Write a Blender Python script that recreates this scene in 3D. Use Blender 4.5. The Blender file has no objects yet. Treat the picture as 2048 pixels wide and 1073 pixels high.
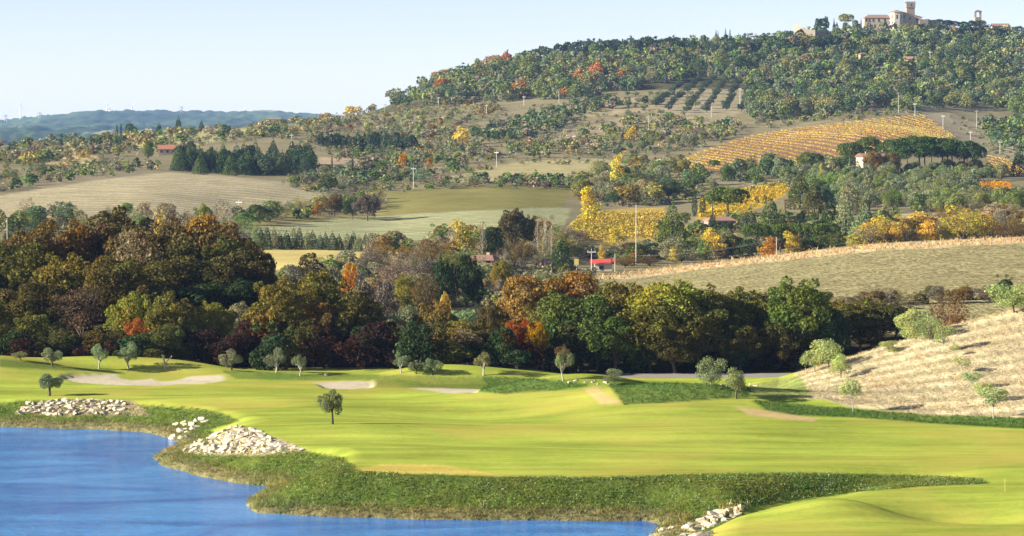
import bpy, math, random
import numpy as np
from mathutils import Vector, Matrix

# ------------------------------------------------------------------ camera, world, sun, exposure
SC = bpy.context.scene
COL = SC.collection
PW, PH, FPX = 2048.0, 1073.0, 5807.0          # photograph size and focal length in its pixels (20 degrees wide)
CX, CY, VH, CAMH = PW / 2, PH / 2, 300.0, 30.0  # centre, horizon row, eye height above the pond (m)
TH = math.atan((CY - VH) / FPX)
CT, ST = math.cos(TH), math.sin(TH)

cd = bpy.data.cameras.new("camera")
cd.sensor_width = 36.0
cd.lens = FPX / PW * 36.0
cd.clip_start = 1.0
cd.clip_end = 60000.0
cam = bpy.data.objects.new("camera", cd)
COL.objects.link(cam)
cam.location = (0, 0, CAMH)
cam.rotation_euler = (math.pi / 2 - TH, 0, 0)
SC.camera = cam

SUN_EL, SUN_AZ = math.radians(20), math.radians(-101)   # azimuth clockwise from +Y (view direction)
world = bpy.data.worlds.new("World")
SC.world = world
world.use_nodes = True
wn = world.node_tree
sky = wn.nodes.new("ShaderNodeTexSky")
sky.sky_type = 'NISHITA'
sky.sun_disc = False
sky.sun_elevation = SUN_EL
sky.sun_rotation = SUN_AZ
sky.altitude = 1500
sky.air_density = 0.7
sky.dust_density = 0.3
sky.ozone_density = 0.0
bg = wn.nodes["Background"]
bg.inputs[1].default_value = 0.055
wb = wn.nodes.new("ShaderNodeVectorMath")     # camera white balance of the whole sky
wb.operation = 'MULTIPLY'
wb.inputs[1].default_value = (1.10, .965, 1.03)
wn.links.new(sky.outputs[0], wb.inputs[0])
wn.links.new(wb.outputs[0], bg.inputs[0])

sd_ = bpy.data.lights.new("sun", 'SUN')
sd_.energy = 5.0
sd_.angle = math.radians(0.5)
sd_.color = (1.0, 0.91, 0.76)
sun = bpy.data.objects.new("sun", sd_)
COL.objects.link(sun)
sdir = Vector((math.sin(SUN_AZ) * math.cos(SUN_EL), math.cos(SUN_AZ) * math.cos(SUN_EL), math.sin(SUN_EL)))
sun.rotation_euler = sdir.to_track_quat('Z', 'Y').to_euler()
sun.location = (-200, 100, 200)

SC.render.engine = 'CYCLES'
SC.view_settings.view_transform = 'Standard'
SC.view_settings.look = 'None'
SC.view_settings.gamma = 1.0
SC.view_settings.use_curve_mapping = False
SC.view_settings.exposure = 1.62
SC.cycles.max_bounces = 5
SC.cycles.diffuse_bounces = 2
SC.cycles.glossy_bounces = 2
SC.cycles.transmission_bounces = 3
SC.cycles.volume_bounces = 0
SC.cycles.transparent_max_bounces = 4
SC.cycles.use_denoising = True
SC.cycles.sample_clamp_indirect = 4.0

HAZE = 3.8e-5
RNG = np.random.default_rng(11)
random.seed(5)

# ------------------------------------------------------------------ helpers
def P(u, v, d):
    a = (np.asarray(u, float) - CX) / FPX
    b = -(np.asarray(v, float) - CY) / FPX
    k = d / (CT + b * ST)
    return a * k, d + 0 * k, CAMH + k * (-ST + b * CT)

def proj(x, y, z):
    dz = z - CAMH
    w = y * CT - dz * ST
    return CX + FPX * x / w, CY - FPX * (y * ST + dz * CT) / w

def smooth(t):
    t = np.clip(t, 0, 1)
    return t * t * (3 - 2 * t)

def _hash(ix, iy, s):
    h = (ix.astype(np.int64) * 374761393 + iy.astype(np.int64) * 668265263 + s * 974711) & 0x7fffffff
    h = ((h ^ (h >> 13)) * 1274126177) & 0x7fffffff
    return ((h ^ (h >> 16)) & 0xffff) / 65535.0

def vnoise(x, y, s=0):
    ix, iy = np.floor(x), np.floor(y)
    fx, fy = smooth(x - ix), smooth(y - iy)
    a, b = _hash(ix, iy, s), _hash(ix + 1, iy, s)
    c, d = _hash(ix, iy + 1, s), _hash(ix + 1, iy + 1, s)
    return (a + (b - a) * fx) * (1 - fy) + (c + (d - c) * fx) * fy

def fbm(x, y, s=0, o=4):
    r, amp, tot = 0, 1, 0
    for i in range(o):
        r = r + amp * (vnoise(x, y, s + i * 17) - 0.5)
        tot += amp
        amp *= .5
        x, y = x * 2.03 + 7.1, y * 2.03 + 3.7
    return 2 * r / tot

def inpoly(u, v, poly):
    p = np.asarray(poly, float)
    r = np.zeros(np.shape(u), bool)
    n = len(p)
    for i in range(n):
        x0, y0 = p[i]
        x1, y1 = p[(i + 1) % n]
        if y0 == y1:
            continue
        r ^= ((y0 > v) != (y1 > v)) & (u < (x1 - x0) * (v - y0) / (y1 - y0) + x0)
    return r

def segdist(x, y, pts, closed):
    p = np.asarray(pts, float)
    n = len(p)
    best = np.full(np.shape(x), 1e9)
    for i in range(n if closed else n - 1):
        ax, ay = p[i]
        bx, by = p[(i + 1) % n]
        dx, dy = bx - ax, by - ay
        L2 = dx * dx + dy * dy + 1e-9
        t = np.clip(((x - ax) * dx + (y - ay) * dy) / L2, 0, 1)
        best = np.minimum(best, np.hypot(x - ax - t * dx, y - ay - t * dy))
    return best

def sdist(x, y, pts):
    d = segdist(x, y, pts, True)
    return np.where(inpoly(x, y, pts), -d, d)

def pchip(xk, yk, x):
    """monotone cubic, yk may be (n, m)"""
    xk = np.asarray(xk, float)
    yk = np.asarray(yk, float)
    if yk.ndim == 1:
        yk = yk[:, None]
    h = np.diff(xk)[:, None]
    dl = np.diff(yk, axis=0) / h
    m = np.zeros_like(yk)
    w1, w2 = 2 * h[1:] + h[:-1], h[1:] + 2 * h[:-1]
    with np.errstate(divide='ignore', invalid='ignore'):
        hm = (w1 + w2) / (w1 / dl[:-1] + w2 / dl[1:])
    m[1:-1] = np.where(dl[:-1] * dl[1:] > 0, hm, 0)
    m[0], m[-1] = dl[0], dl[-1]
    x = np.clip(x, xk[0], xk[-1])
    i = np.clip(np.searchsorted(xk, x) - 1, 0, len(xk) - 2)
    t = ((x - xk[i]) / np.diff(xk)[i])[:, None]
    hh = h[i]
    return ((1 + 2 * t) * (1 - t) ** 2) * yk[i] + t * (1 - t) ** 2 * hh * m[i] + t * t * (3 - 2 * t) * yk[i + 1] + t * t * (t - 1) * hh * m[i + 1]

def mk_mesh(name, V, Q, mats=(), mi=None, col=None, smoothed=False, floats=None):
    """V (n,3); Q (m,3|4) or a list of such arrays"""
    V = np.asarray(V, np.float32)
    Qs = [np.asarray(q) for q in (Q if isinstance(Q, list) else [Q]) if len(q)]
    me = bpy.data.meshes.new(name)
    me.vertices.add(len(V))
    me.vertices.foreach_set("co", V.ravel())
    tot = np.concatenate([np.full(len(q), q.shape[1], np.int32) for q in Qs])
    loops = np.concatenate([q.ravel() for q in Qs]).astype(np.int32)
    me.loops.add(len(loops))
    me.loops.foreach_set("vertex_index", loops)
    me.polygons.add(len(tot))
    st = np.zeros(len(tot), np.int32)
    st[1:] = np.cumsum(tot)[:-1]
    me.polygons.foreach_set("loop_start", st)
    me.polygons.foreach_set("loop_total", tot)
    for m in mats:
        me.materials.append(m)
    if mi is not None:
        me.polygons.foreach_set("material_index", np.asarray(mi, np.int32))
    me.polygons.foreach_set("use_smooth", np.full(len(tot), bool(smoothed)))
    me.update(calc_edges=True)
    if col is not None:
        at = me.attributes.new("Col", 'FLOAT_COLOR', 'POINT')
        c4 = np.ones((len(V), 4), np.float32)
        c4[:, :3] = col
        at.data.foreach_set("color", c4.ravel())
    for k, arr in (floats or {}).items():
        at = me.attributes.new(k, 'FLOAT', 'POINT')
        at.data.foreach_set("value", np.asarray(arr, np.float32).ravel())
    return me

def tag(o, label=None, cat=None, group=None, kind=None):
    if label: o["label"] = label
    if cat: o["category"] = cat
    if group: o["group"] = group
    if kind: o["kind"] = kind
    return o

def link(name, me, parent=None):
    o = bpy.data.objects.new(name, me)
    COL.objects.link(o)
    o.parent = parent
    return o

def empty(name, loc, rz=0):
    o = bpy.data.objects.new(name, None)
    COL.objects.link(o)
    o.location = loc
    o.rotation_euler = (0, 0, rz)
    o.empty_display_size = 0.5
    return o

class MB:
    """collects boxes, tubes and prisms into one mesh"""
    def __init__(s):
        s.V, s.Q4, s.Q3, s.n = [], [], [], 0
    def add(s, V, Q):
        V = np.asarray(V, float)
        Q = np.asarray(Q)
        s.V.append(V)
        (s.Q4 if Q.shape[1] == 4 else s.Q3).append(Q + s.n)
        s.n += len(V)
        return s
    def addf(s, V, q4=None, q3=None):
        V = np.asarray(V, float)
        s.V.append(V)
        if q4 is not None and len(q4): s.Q4.append(np.asarray(q4) + s.n)
        if q3 is not None and len(q3): s.Q3.append(np.asarray(q3) + s.n)
        s.n += len(V)
        return s
    def box(s, x0, x1, y0, y1, z0, z1):
        V = [(x, y, z) for z in (z0, z1) for y in (y0, y1) for x in (x0, x1)]
        return s.add(V, [(0, 2, 3, 1), (4, 5, 7, 6), (0, 1, 5, 4), (2, 6, 7, 3), (0, 4, 6, 2), (1, 3, 7, 5)])
    def tube(s, pts, rad, n=7):
        V, Q = tube(pts, rad, n)
        return s.add(V, Q)
    def mesh(s, name, mat, smoothed=False):
        Q = []
        if s.Q4: Q.append(np.concatenate(s.Q4))
        if s.Q3: Q.append(np.concatenate(s.Q3))
        return mk_mesh(name, np.concatenate(s.V), Q, [mat] if mat else [], smoothed=smoothed)
    def build(s, name, mat, parent=None, smoothed=False):
        return link(name, s.mesh(name, mat, smoothed), parent)

def tube(pts, rad, n=7):
    pts = np.asarray(pts, float)
    rad = np.broadcast_to(np.asarray(rad, float), (len(pts),))
    V = []
    for i in range(len(pts)):
        t = pts[min(i + 1, len(pts) - 1)] - pts[max(i - 1, 0)]
        t = t / (np.linalg.norm(t) + 1e-9)
        ref = np.array([0, 0, 1.0]) if abs(t[2]) < .8 else np.array([1.0, 0, 0])
        a = np.cross(t, ref); a /= np.linalg.norm(a)
        b = np.cross(t, a)
        for k in range(n):
            w = 2 * math.pi * k / n
            V.append(pts[i] + rad[i] * (a * math.cos(w) + b * math.sin(w)))
    Q = []
    for i in range(len(pts) - 1):
        for k in range(n):
            Q.append((i * n + k, i * n + (k + 1) % n, (i + 1) * n + (k + 1) % n, (i + 1) * n + k))
    return np.array(V), np.array(Q)

# ------------------------------------------------------------------ materials
def newmat(name):
    m = bpy.data.materials.new(name)
    m.use_nodes = True
    nt = m.node_tree
    for n in list(nt.nodes):
        nt.nodes.remove(n)
    out = nt.nodes.new("ShaderNodeOutputMaterial")
    return m, nt, out

def nd(nt, typ, **kw):
    n = nt.nodes.new(typ)
    for k, v in kw.items():
        if k.startswith("i_"):
            key = k[2:]
            n.inputs[int(key) if key.isdigit() else key].default_value = v
        else:
            setattr(n, k, v)
    return n

def mathn(nt, op, a, b=None, c=None):
    n = nt.nodes.new("ShaderNodeMath")
    n.operation = op
    for i, x in enumerate((a, b, c)):
        if x is None: continue
        if isinstance(x, (int, float)): n.inputs[i].default_value = x
        else: nt.links.new(x, n.inputs[i])
    return n.outputs[0]

def scale_col(nt, col, fac):
    n = nt.nodes.new("ShaderNodeVectorMath")
    n.operation = 'SCALE'
    nt.links.new(col, n.inputs[0])
    if isinstance(fac, (int, float)): n.inputs[3].default_value = fac
    else: nt.links.new(fac, n.inputs[3])
    return n.outputs[0]

def mixc(nt, fac, a, b):
    n = nt.nodes.new("ShaderNodeMix")
    n.data_type = 'RGBA'
    for s, x in ((n.inputs[0], fac), (n.inputs[6], a), (n.inputs[7], b)):
        if isinstance(x, (int, float)): s.default_value = x
        elif isinstance(x, tuple): s.default_value = (*x, 1)
        else: nt.links.new(x, s)
    return n.outputs[2]

def noise(nt, scale, detail=3, rough=.55, vec=None, dist=0):
    n = nd(nt, "ShaderNodeTexNoise", i_Scale=scale, i_Detail=detail, i_Roughness=rough, i_Distortion=dist)
    if vec is not None:
        nt.links.new(vec, n.inputs["Vector"])
    return n.outputs[0]

def foliage_mat(name, src, trans=.28):
    m, nt, out = newmat(name)
    geo = nd(nt, "ShaderNodeNewGeometry")
    if src == 'object':
        oi = nd(nt, "ShaderNodeObjectInfo")
        col = oi.outputs["Color"]
    else:
        col = nd(nt, "ShaderNodeAttribute", attribute_name="Col").outputs["Color"]
    r = geo.outputs["Random Per Island"]
    pos = geo.outputs["Position"]
    big = noise(nt, .55, 2, .5, pos)
    f = mathn(nt, 'MULTIPLY', mathn(nt, 'MULTIPLY_ADD', r, .75, .62), mathn(nt, 'MULTIPLY_ADD', big, .8, .6))
    warm = mixc(nt, mathn(nt, 'MULTIPLY_ADD', noise(nt, .16, 3, .6, pos), 3.0, -1.0), (.84, 1.02, .98), (1.20, 1.05, .86))
    vm = nd(nt, "ShaderNodeVectorMath", operation='MULTIPLY')
    nt.links.new(col, vm.inputs[0])
    nt.links.new(warm, vm.inputs[1])
    c = scale_col(nt, vm.outputs[0], f)
    hue = nd(nt, "ShaderNodeHueSaturation")
    nt.links.new(c, hue.inputs["Color"])
    nt.links.new(mathn(nt, 'MULTIPLY_ADD', noise(nt, .23, 2, .5, pos), .06, .47), hue.inputs["Hue"])
    hue.inputs["Saturation"].default_value = 1.05
    dif = nd(nt, "ShaderNodeBsdfDiffuse")
    tr = nd(nt, "ShaderNodeBsdfTranslucent")
    nt.links.new(hue.outputs[0], dif.inputs[0])
    nt.links.new(hue.outputs[0], tr.inputs[0])
    mx = nd(nt, "ShaderNodeMixShader", i_0=trans)
    nt.links.new(dif.outputs[0], mx.inputs[1])
    nt.links.new(tr.outputs[0], mx.inputs[2])
    nt.links.new(mx.outputs[0], out.inputs[0])
    return m

def plain_mat(name, col, var=.25, scale=1.0, rough=.9, bump=0.0, spec=.2, detail=4):
    m, nt, out = newmat(name)
    b = nd(nt, "ShaderNodeBsdfPrincipled", i_Roughness=rough)
    b.inputs["Specular IOR Level"].default_value = spec
    tc = nd(nt, "ShaderNodeTexCoord")
    nz = noise(nt, scale, detail, .6, tc.outputs["Object"])
    rgb = nd(nt, "ShaderNodeRGB")
    rgb.outputs[0].default_value = (*col, 1)
    c = scale_col(nt, rgb.outputs[0], mathn(nt, 'MULTIPLY_ADD', nz, 2 * var, 1 - var))
    nt.links.new(c, b.inputs["Base Color"])
    if bump:
        bp = nd(nt, "ShaderNodeBump", i_Strength=1.0, i_Distance=bump)
        nt.links.new(nz, bp.inputs["Height"])
        nt.links.new(bp.outputs[0], b.inputs["Normal"])
    nt.links.new(b.outputs[0], out.inputs[0])
    return m

def ground_mat(name):
    """albedo from the Col attribute; 'clod' = broken soil relief, 'phase'/'stripe' = cultivation lines, 'streak' = mown grass"""
    m, nt, out = newmat(name)
    geo = nd(nt, "ShaderNodeNewGeometry")
    pos = geo.outputs["Position"]
    at = lambda k: nd(nt, "ShaderNodeAttribute", attribute_name=k)
    col = at("Col").outputs["Color"]
    clod, phase, stripe, streak = (at(k).outputs["Fac"] for k in ("clod", "phase", "stripe", "streak"))
    mp = nd(nt, "ShaderNodeMapping")
    nt.links.new(pos, mp.inputs[0])
    mp.inputs["Scale"].default_value = (.045, .30, .3)
    n_st = noise(nt, 1.0, 5, .62, mp.outputs[0])
    n_big = noise(nt, .05, 4, .6, pos)
    n_fine = noise(nt, 1.5, 5, .75, pos)
    n_mid = noise(nt, .21, 3, .6, pos)
    mp2 = nd(nt, "ShaderNodeMapping")
    nt.links.new(pos, mp2.inputs[0])
    mp2.inputs["Scale"].default_value = (1.5, .27, 1.2)
    n_clod = noise(nt, 1.0, 3, .6, mp2.outputs[0])
    f = mathn(nt, 'MULTIPLY_ADD', n_big, .7, .65)
    f = mathn(nt, 'MULTIPLY', f, mathn(nt, 'MULTIPLY_ADD', mathn(nt, 'SUBTRACT', n_fine, .5), mathn(nt, 'MULTIPLY_ADD', clod, 2.4, .4), 1.0))
    f = mathn(nt, 'MULTIPLY', f, mathn(nt, 'MULTIPLY_ADD', mathn(nt, 'SUBTRACT', n_mid, .5), mathn(nt, 'MULTIPLY_ADD', clod, .5, .35), 1.0))
    f = mathn(nt, 'MULTIPLY', f, mathn(nt, 'MULTIPLY_ADD', mathn(nt, 'SUBTRACT', n_clod, .5), mathn(nt, 'MULTIPLY', clod, 2.6), 1.0))
    s = mathn(nt, 'SINE', mathn(nt, 'ADD', phase, mathn(nt, 'MULTIPLY', n_mid, 2.2)))
    f = mathn(nt, 'MULTIPLY', f, mathn(nt, 'MULTIPLY_ADD', mathn(nt, 'MULTIPLY', s, stripe), mathn(nt, 'MULTIPLY_ADD', n_mid, .9, .1), 1.0))
    f = mathn(nt, 'MULTIPLY', f, mathn(nt, 'MULTIPLY_ADD', mathn(nt, 'SUBTRACT', n_st, .5), mathn(nt, 'MULTIPLY', streak, 1.5), 1.0))
    f = mathn(nt, 'MAXIMUM', f, .12)
    c = scale_col(nt, col, f)
    tint = mixc(nt, mathn(nt, 'MULTIPLY', streak, mathn(nt, 'MULTIPLY', mathn(nt, 'SUBTRACT', noise(nt, .055, 4, .6, pos, .6), .46), 3.2)), c, (.40, .33, .075))
    b = nd(nt, "ShaderNodeBsdfDiffuse")
    nt.links.new(tint, b.inputs[0])
    bp = nd(nt, "ShaderNodeBump", i_Strength=1.0)
    nt.links.new(mathn(nt, 'MULTIPLY_ADD', clod, .75, .02), bp.inputs["Distance"])
    nt.links.new(n_fine, bp.inputs["Height"])
    nt.links.new(bp.outputs[0], b.inputs["Normal"])
    nt.links.new(b.outputs[0], out.inputs[0])
    return m

M_GROUND = ground_mat("ground_cover")
M_FOL = foliage_mat("foliage", 'object')
M_STUFF = foliage_mat("foliage_mass", 'attr')
M_TWIG = foliage_mat("dry_grass_blades", 'attr', .4)
M_BARK = plain_mat("bark", (.10, .08, .06), .4, 6, bump=.02)
M_PALEBARK = plain_mat("pale_bark", (.36, .33, .28), .4, 5, bump=.01)
M_ROCK = plain_mat("limestone", (.50, .43, .32), .38, 1.3, bump=.10)
M_STONE = plain_mat("old_stone_wall", (.25, .21, .155), .35, .9, bump=.06)
M_PLASTER = plain_mat("cream_plaster", (.44, .36, .24), .16, .4)
M_WHITE = plain_mat("pale_plaster", (.56, .50, .38), .12, .4)
M_TILE = plain_mat("terracotta_tiles", (.27, .155, .11), .35, 1.6, bump=.04)
M_REDTILE = plain_mat("red_roof_tiles", (.36, .14, .09), .3, 1.6, bump=.04)
M_REDROOF = plain_mat("red_sheet_roof", (.55, .07, .06), .1, .5, rough=.5)
M_GLASS = plain_mat("dark_window_glass", (.03, .035, .045), .1, 1, rough=.2, spec=.5)
M_WOOD = plain_mat("brown_wood", (.12, .07, .04), .3, 3)
M_CONC = plain_mat("pale_concrete_pole", (.52, .49, .42), .15, 2)
M_METAL = plain_mat("white_painted_steel", (.78, .79, .80), .05, 1, rough=.5)
M_GREYST = plain_mat("grey_galvanised_steel", (.38, .40, .42), .1, 1, rough=.6)
M_WIRE = plain_mat("aluminium_wire", (.3, .29, .27), .05, 1, rough=.6)
M_SIGN = plain_mat("yellow_sign", (.62, .52, .16), .1, 1)

# ------------------------------------------------------------------ terrain
PX0, PX1 = -330.0, 2380.0
NA = 800
A = np.linspace((PX0 - CX) / FPX, (PX1 - CX) / FPX, NA)
# rows: near zone even in picture rows, then further apart
d_near = np.concatenate([np.linspace(110, 192, 24, endpoint=False), 1.0 / np.linspace(1 / 192.0, 1 / 392.0, 360)])
d_mid = np.concatenate([np.linspace(392, 720, 150)[1:], np.linspace(720, 2300, 330)[1:]])
d_far = np.concatenate([np.geomspace(2300, 5200, 26)[1:], np.geomspace(5200, 14500, 90)[1:]])
D = np.concatenate([d_near, d_mid, d_far])
NN, NM = len(d_near), len(d_near) + len(d_mid)
XX = A[None, :] * D[:, None]
YY = np.broadcast_to(D[:, None], XX.shape)
PXC = CX + A * FPX

def wpt(u, v, z=0.0):
    """pixel on the horizontal plane z -> world x, y"""
    b = -(v - CY) / FPX
    k = (z - CAMH) / (-ST + b * CT)
    return ((u - CX) / FPX * k, k * (CT + b * ST))

POND_PX = [(-900, 846), (0, 854), (100, 857), (200, 860), (290, 866), (340, 879), (374, 893), (352, 899), (322, 905), (306, 918),
           (326, 931), (400, 953), (470, 967), (540, 973), (528, 985), (497, 1000), (487, 1012), (520, 1026), (600, 1033), (720, 1037),
           (950, 1041), (1100, 1042), (1200, 1043), (1290, 1042), (1315, 1050), (1300, 1073), (1265, 1120), (1200, 1250), (1000, 1480), (-1400, 1480)]
POND = [wpt(u, v) for u, v in POND_PX]
GULLY = [wpt(u, v, 1.2) for u, v in [(1300, 1050), (1420, 1040), (1560, 1012), (1720, 988), (1860, 975), (1975, 967), (2120, 960)]]

MOUNDS = [(-60, 352, 2.4, 15, 9), (190, 357, 1.0, 7, 3.0), (345, 356.5, 1.5, 8, 3.2), (540, 350, .9, 9, 4), (870, 343, 1.7, 8.5, 4.2),
          (1060, 342, 1.0, 10, 5), (1165, 322, 2.2, 10, 5), (1400, 311, 2.1, 15, 6), (430, 335, .35, 10, 4), (60, 330, .4, 12, 4),
          (1000, 301, -1.2, 14, 7), (760, 322, -.5, 10, 6), (900, 262, .7, 22, 6), (1500, 280, .8, 22, 8), (1250, 300, .8, 12, 7), (600, 318, .5, 9, 5), (1690, 219, 1.5, 5.5, 5), (1900, 221, -1.5, 7, 5),
          (1500, 330, -.5, 8, 8), (1290, 336, -.5, 9, 7), (690, 349, .4, 5, 3), (740, 281, .6, 9, 8)]
CREST_PX = [1400, 1480, 1560, 1600, 1700, 1800, 1900, 2048, 2250, 2400]
CREST_V = [780, 772, 764, 749, 719, 687, 655, 617, 565, 540]

def near_z(X, Y, U):
    z = 2.6 + .55 * fbm(X / 34, Y / 22, 3, 2) + .05 * fbm(X / 7, Y / 5, 5, 2)
    for (pu, d, a, rx, ry) in MOUNDS:
        cx = (pu - CX) / FPX * d
        z = z + a * np.exp(-((X - cx) / rx) ** 2 - ((Y - d) / ry) ** 2)
    # the lawn falls away to the path under the trees
    z = z - .95 * smooth((Y - 344) / 16.0) * smooth((U - 1040) / 120.0)
    # dry slope on the right
    dc, db = 336.0, np.interp(U, [1480, 1560, 1800, 2048, 2400], [318, 303, 297, 288, 280])
    zc = CAMH - (np.interp(U, CREST_PX, CREST_V) - VH) * dc / FPX
    zc = np.where(U < 1480, 2.6, np.maximum(zc, 2.6))
    t = np.clip((Y - db) / (dc - db), 0, 1)
    up = (zc - 2.6) * (t ** 1.25)
    down = 1 - smooth((Y - dc - 2) / 30.0)
    z = z + np.where(Y < dc, up, (zc - 2.6) * down) * smooth((U - 1470) / 60.0)
    s = sdist(X, Y, POND) + .5 * fbm(X / 3.0, Y / 3.0, 8, 2)
    lip = np.clip(s / .8, 0, 1) * .45
    bank = np.where(s < 0, np.maximum(-.25 + .3 * s, -2.0), lip + np.maximum(z - .45, .3) * smooth(.5 * np.clip((s - .6) / 7.6, 0, 1) + .5 * np.clip((s - .6) / 7.6, 0, 1) ** 1.0))
    z = np.where(s < 8.2, bank, z)
    g = segdist(X, Y, GULLY, False)
    gx = np.interp(U, [1280, 1480, 1700, 1850, 1960, 2150], [2.4, 2.1, 1.3, .55, .22, 0])
    gx = gx * smooth((U - 1270) / 60.0)
    z = np.where(s > 0, np.maximum(z - gx * np.exp(-(g / 3.6) ** 2), np.minimum(z, .25)), z)
    # ground under and before the camera rises to the viewer's hill
    z = np.where(Y < 160, z + 0 * z, z)
    return z, s

STN = [-500, 0, 250, 500, 620, 750, 870, 1000, 1250, 1500, 1750, 2048, 2500]
CZ = {  # depth: heights in metres
    400: [6, 5, 5.5, 5, 3.0, 2, 1, 1, 2, 3.2, 4.5, 5.5, 9],
    450: [6, 5, 5, 4, 2, 1, .5, .5, 3, 5.5, 6.8, 7.2, 10],
    520: [6, 5, 4, 2.5, 2.5, 2, 1.5, 1.5, 3, 5.6, 7.3, 8, 10],
    610: [7, 6, 5, 5.3, 5.8, 5.8, 4, 2.6, 2.4, 5.4, 8.0, 9.4, 11],
    660: [8, 7, 6.5, 5.8, 5.9, 5.9, 4.6, 3, 2.3, 5.4, 8.5, 10.2, 12],
    720: [9, 8, 7.5, 5.6, 5.7, 5.6, 4.8, 3.8, 1.8, 2.6, 5.2, 7.0, 10],
}
CV = {  # depth: picture rows of the ground
    800: [435, 438, 446, 467, 470, 474, 470, 467, 480, 470, 440, 434, 425],
    950: [395, 393, 391, 413, 424, 429, 421, 416, 432, 425, 414, 408, 400],
    1100: [360, 356, 349, 360, 368, 378, 376, 374, 385, 375, 360, 362, 355],
    1250: [335, 331, 336, 346, 346, 347, 340, 335, 335, 333, 340, 344, 330],
    1400: [312, 309, 313, 312, 311, 311, 306, 301, 300, 291, 272, 303, 300],
    1600: [296, 293, 279, 266, 264, 263, 260, 255, 245, 241, 233, 255, 260],
    1700: [300, 294, 278, 257, 251, 243, 238, 231, 218, 212, 205, 224, 235],
    1830: [306, 301, 287, 257, 243, 228, 214, 203, 186, 180, 173, 190, 205],
    2000: [312, 306, 297, 268, 246, 222, 188, 158, 133, 127, 112, 128, 150],
    2160: [316, 309, 302, 280, 258, 224, 168, 134, 104, 93, 72, 84, 110],
    2300: [318, 312, 304, 290, 268, 234, 170, 132, 101, 88, 66, 72, 100],
    2700: [320, 314, 306, 300, 286, 262, 220, 190, 160, 150, 120, 130, 150],
    4200: [308, 303, 299, 298, 297, 296, 295, 295, 295, 295, 295, 295, 295],
    5600: [290, 289, 285, 283, 284, 285, 287, 290, 290, 290, 290, 290, 290],
    7000: [270, 268, 268, 266, 268, 272, 280, 285, 285, 285, 285, 285, 285],
    9000: [262, 258, 248, 246, 248, 256, 268, 280, 280, 280, 280, 280, 280],
    11200: [256, 249, 229, 230, 237, 252, 266, 278, 278, 278, 278, 278, 278],
    14500: [300] * 13,
}
ck = sorted(list(CZ) + list(CV))
ctab = np.array([CZ[k] if k in CZ else [CAMH - (v - VH) * k / FPX for v in CV[k]] for k in ck], float)   # (nk, nst)
zs = pchip(ck, ctab, np.clip(D, 400, None))                       # (nd, nst)
st_t = (np.array(STN, float) - CX) / FPX
far_z = pchip(st_t, zs.T, A).T
far_amp = np.interp(YY, [400, 700, 1500, 2300, 3000, 6000, 11000, 14500], [.2, .35, 1.4, 2.0, 3, 14, 22, 10])
far_wl = np.interp(YY, [400, 1500, 3000, 11000], [30, 60, 160, 420])
far_z = far_z + far_amp * fbm(XX / far_wl, YY / far_wl, 21, 4)
# fringe of tree crowns along the far ridges
ff = smooth((YY - 4500) / 1500)
far_z = far_z + ff * 20 * np.abs(fbm(XX / 42, YY / 150, 33, 3))
nz_, SHORE = near_z(XX[:NN], YY[:NN], np.broadcast_to(PXC, (NN, NA)))
w = smooth((YY[:NN] - 366) / 24.0)
ZZ = far_z.copy()
ZZ[:NN] = nz_ * (1 - w) + far_z[:NN] * w

# bunkers are dug into the lawn
BUNKERS = [
    [(122, 753), (150, 749), (226, 749), (238, 757), (262, 762), (304, 758), (312, 764), (342, 763), (385, 753), (440, 751), (449, 759), (402, 767), (300, 771), (232, 769), (150, 763)],
    [(626, 766), (690, 763), (746, 764), (742, 774), (700, 777), (655, 776)],
    [(824, 777), (875, 777), (955, 779), (948, 784), (872, 782)],
]
# seam row: odd columns lie on the coarser neighbour's edge
ZZ[NN - 1, 1:-1:2] = .5 * (ZZ[NN - 1, 0:-2:2] + ZZ[NN - 1, 2::2])

VU, VV = proj(XX, YY, ZZ)

def ground(x, y):
    """terrain height, vectorised"""
    x = np.asarray(x, float); y = np.asarray(y, float)
    fa = np.clip((x / y - A[0]) / (A[1] - A[0]), 0, NA - 1.001)
    fd = np.clip(np.interp(y, D, np.arange(len(D))), 0, len(D) - 1.001)
    ia, id_ = fa.astype(int), fd.astype(int)
    ta, td = fa - ia, fd - id_
    return (ZZ[id_, ia] * (1 - ta) + ZZ[id_, ia + 1] * ta) * (1 - td) + (ZZ[id_ + 1, ia] * (1 - ta) + ZZ[id_ + 1, ia + 1] * ta) * td

VMIN = np.minimum.accumulate(VV, axis=0)
def hit(u, v, dmin=0):
    """first ground point under the pixel -> x, y, z (nan when the pixel misses)"""
    ia = int(np.clip(round((((u - CX) / FPX) - A[0]) / (A[1] - A[0])), 0, NA - 1))
    col = VV[:, ia]
    k0 = np.searchsorted(D, dmin)
    cm = np.minimum.accumulate(col[k0:])
    j = np.searchsorted(-cm, -v) + k0
    if j >= len(D) - 1:
        return None
    j0 = max(j - 1, 0)
    t = 0 if col[j0] == col[j] else np.clip((col[j0] - v) / (col[j0] - col[j]), 0, 1)
    d = D[j0] + t * (D[j] - D[j0])
    x = (u - CX) / FPX * d
    for _ in range(2):
        z = float(ground(x, d))
        w_ = d * CT - (z - CAMH) * ST
        x = (u - CX) / FPX * w_
    return x, d, float(ground(x, d))

def atd(u, d):
    x = (u - CX) / FPX * d
    for _ in range(2):
        z = float(ground(x, d))
        x = (u - CX) / FPX * (d * CT - (z - CAMH) * ST)
    return x, d, float(ground(x, d))

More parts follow.
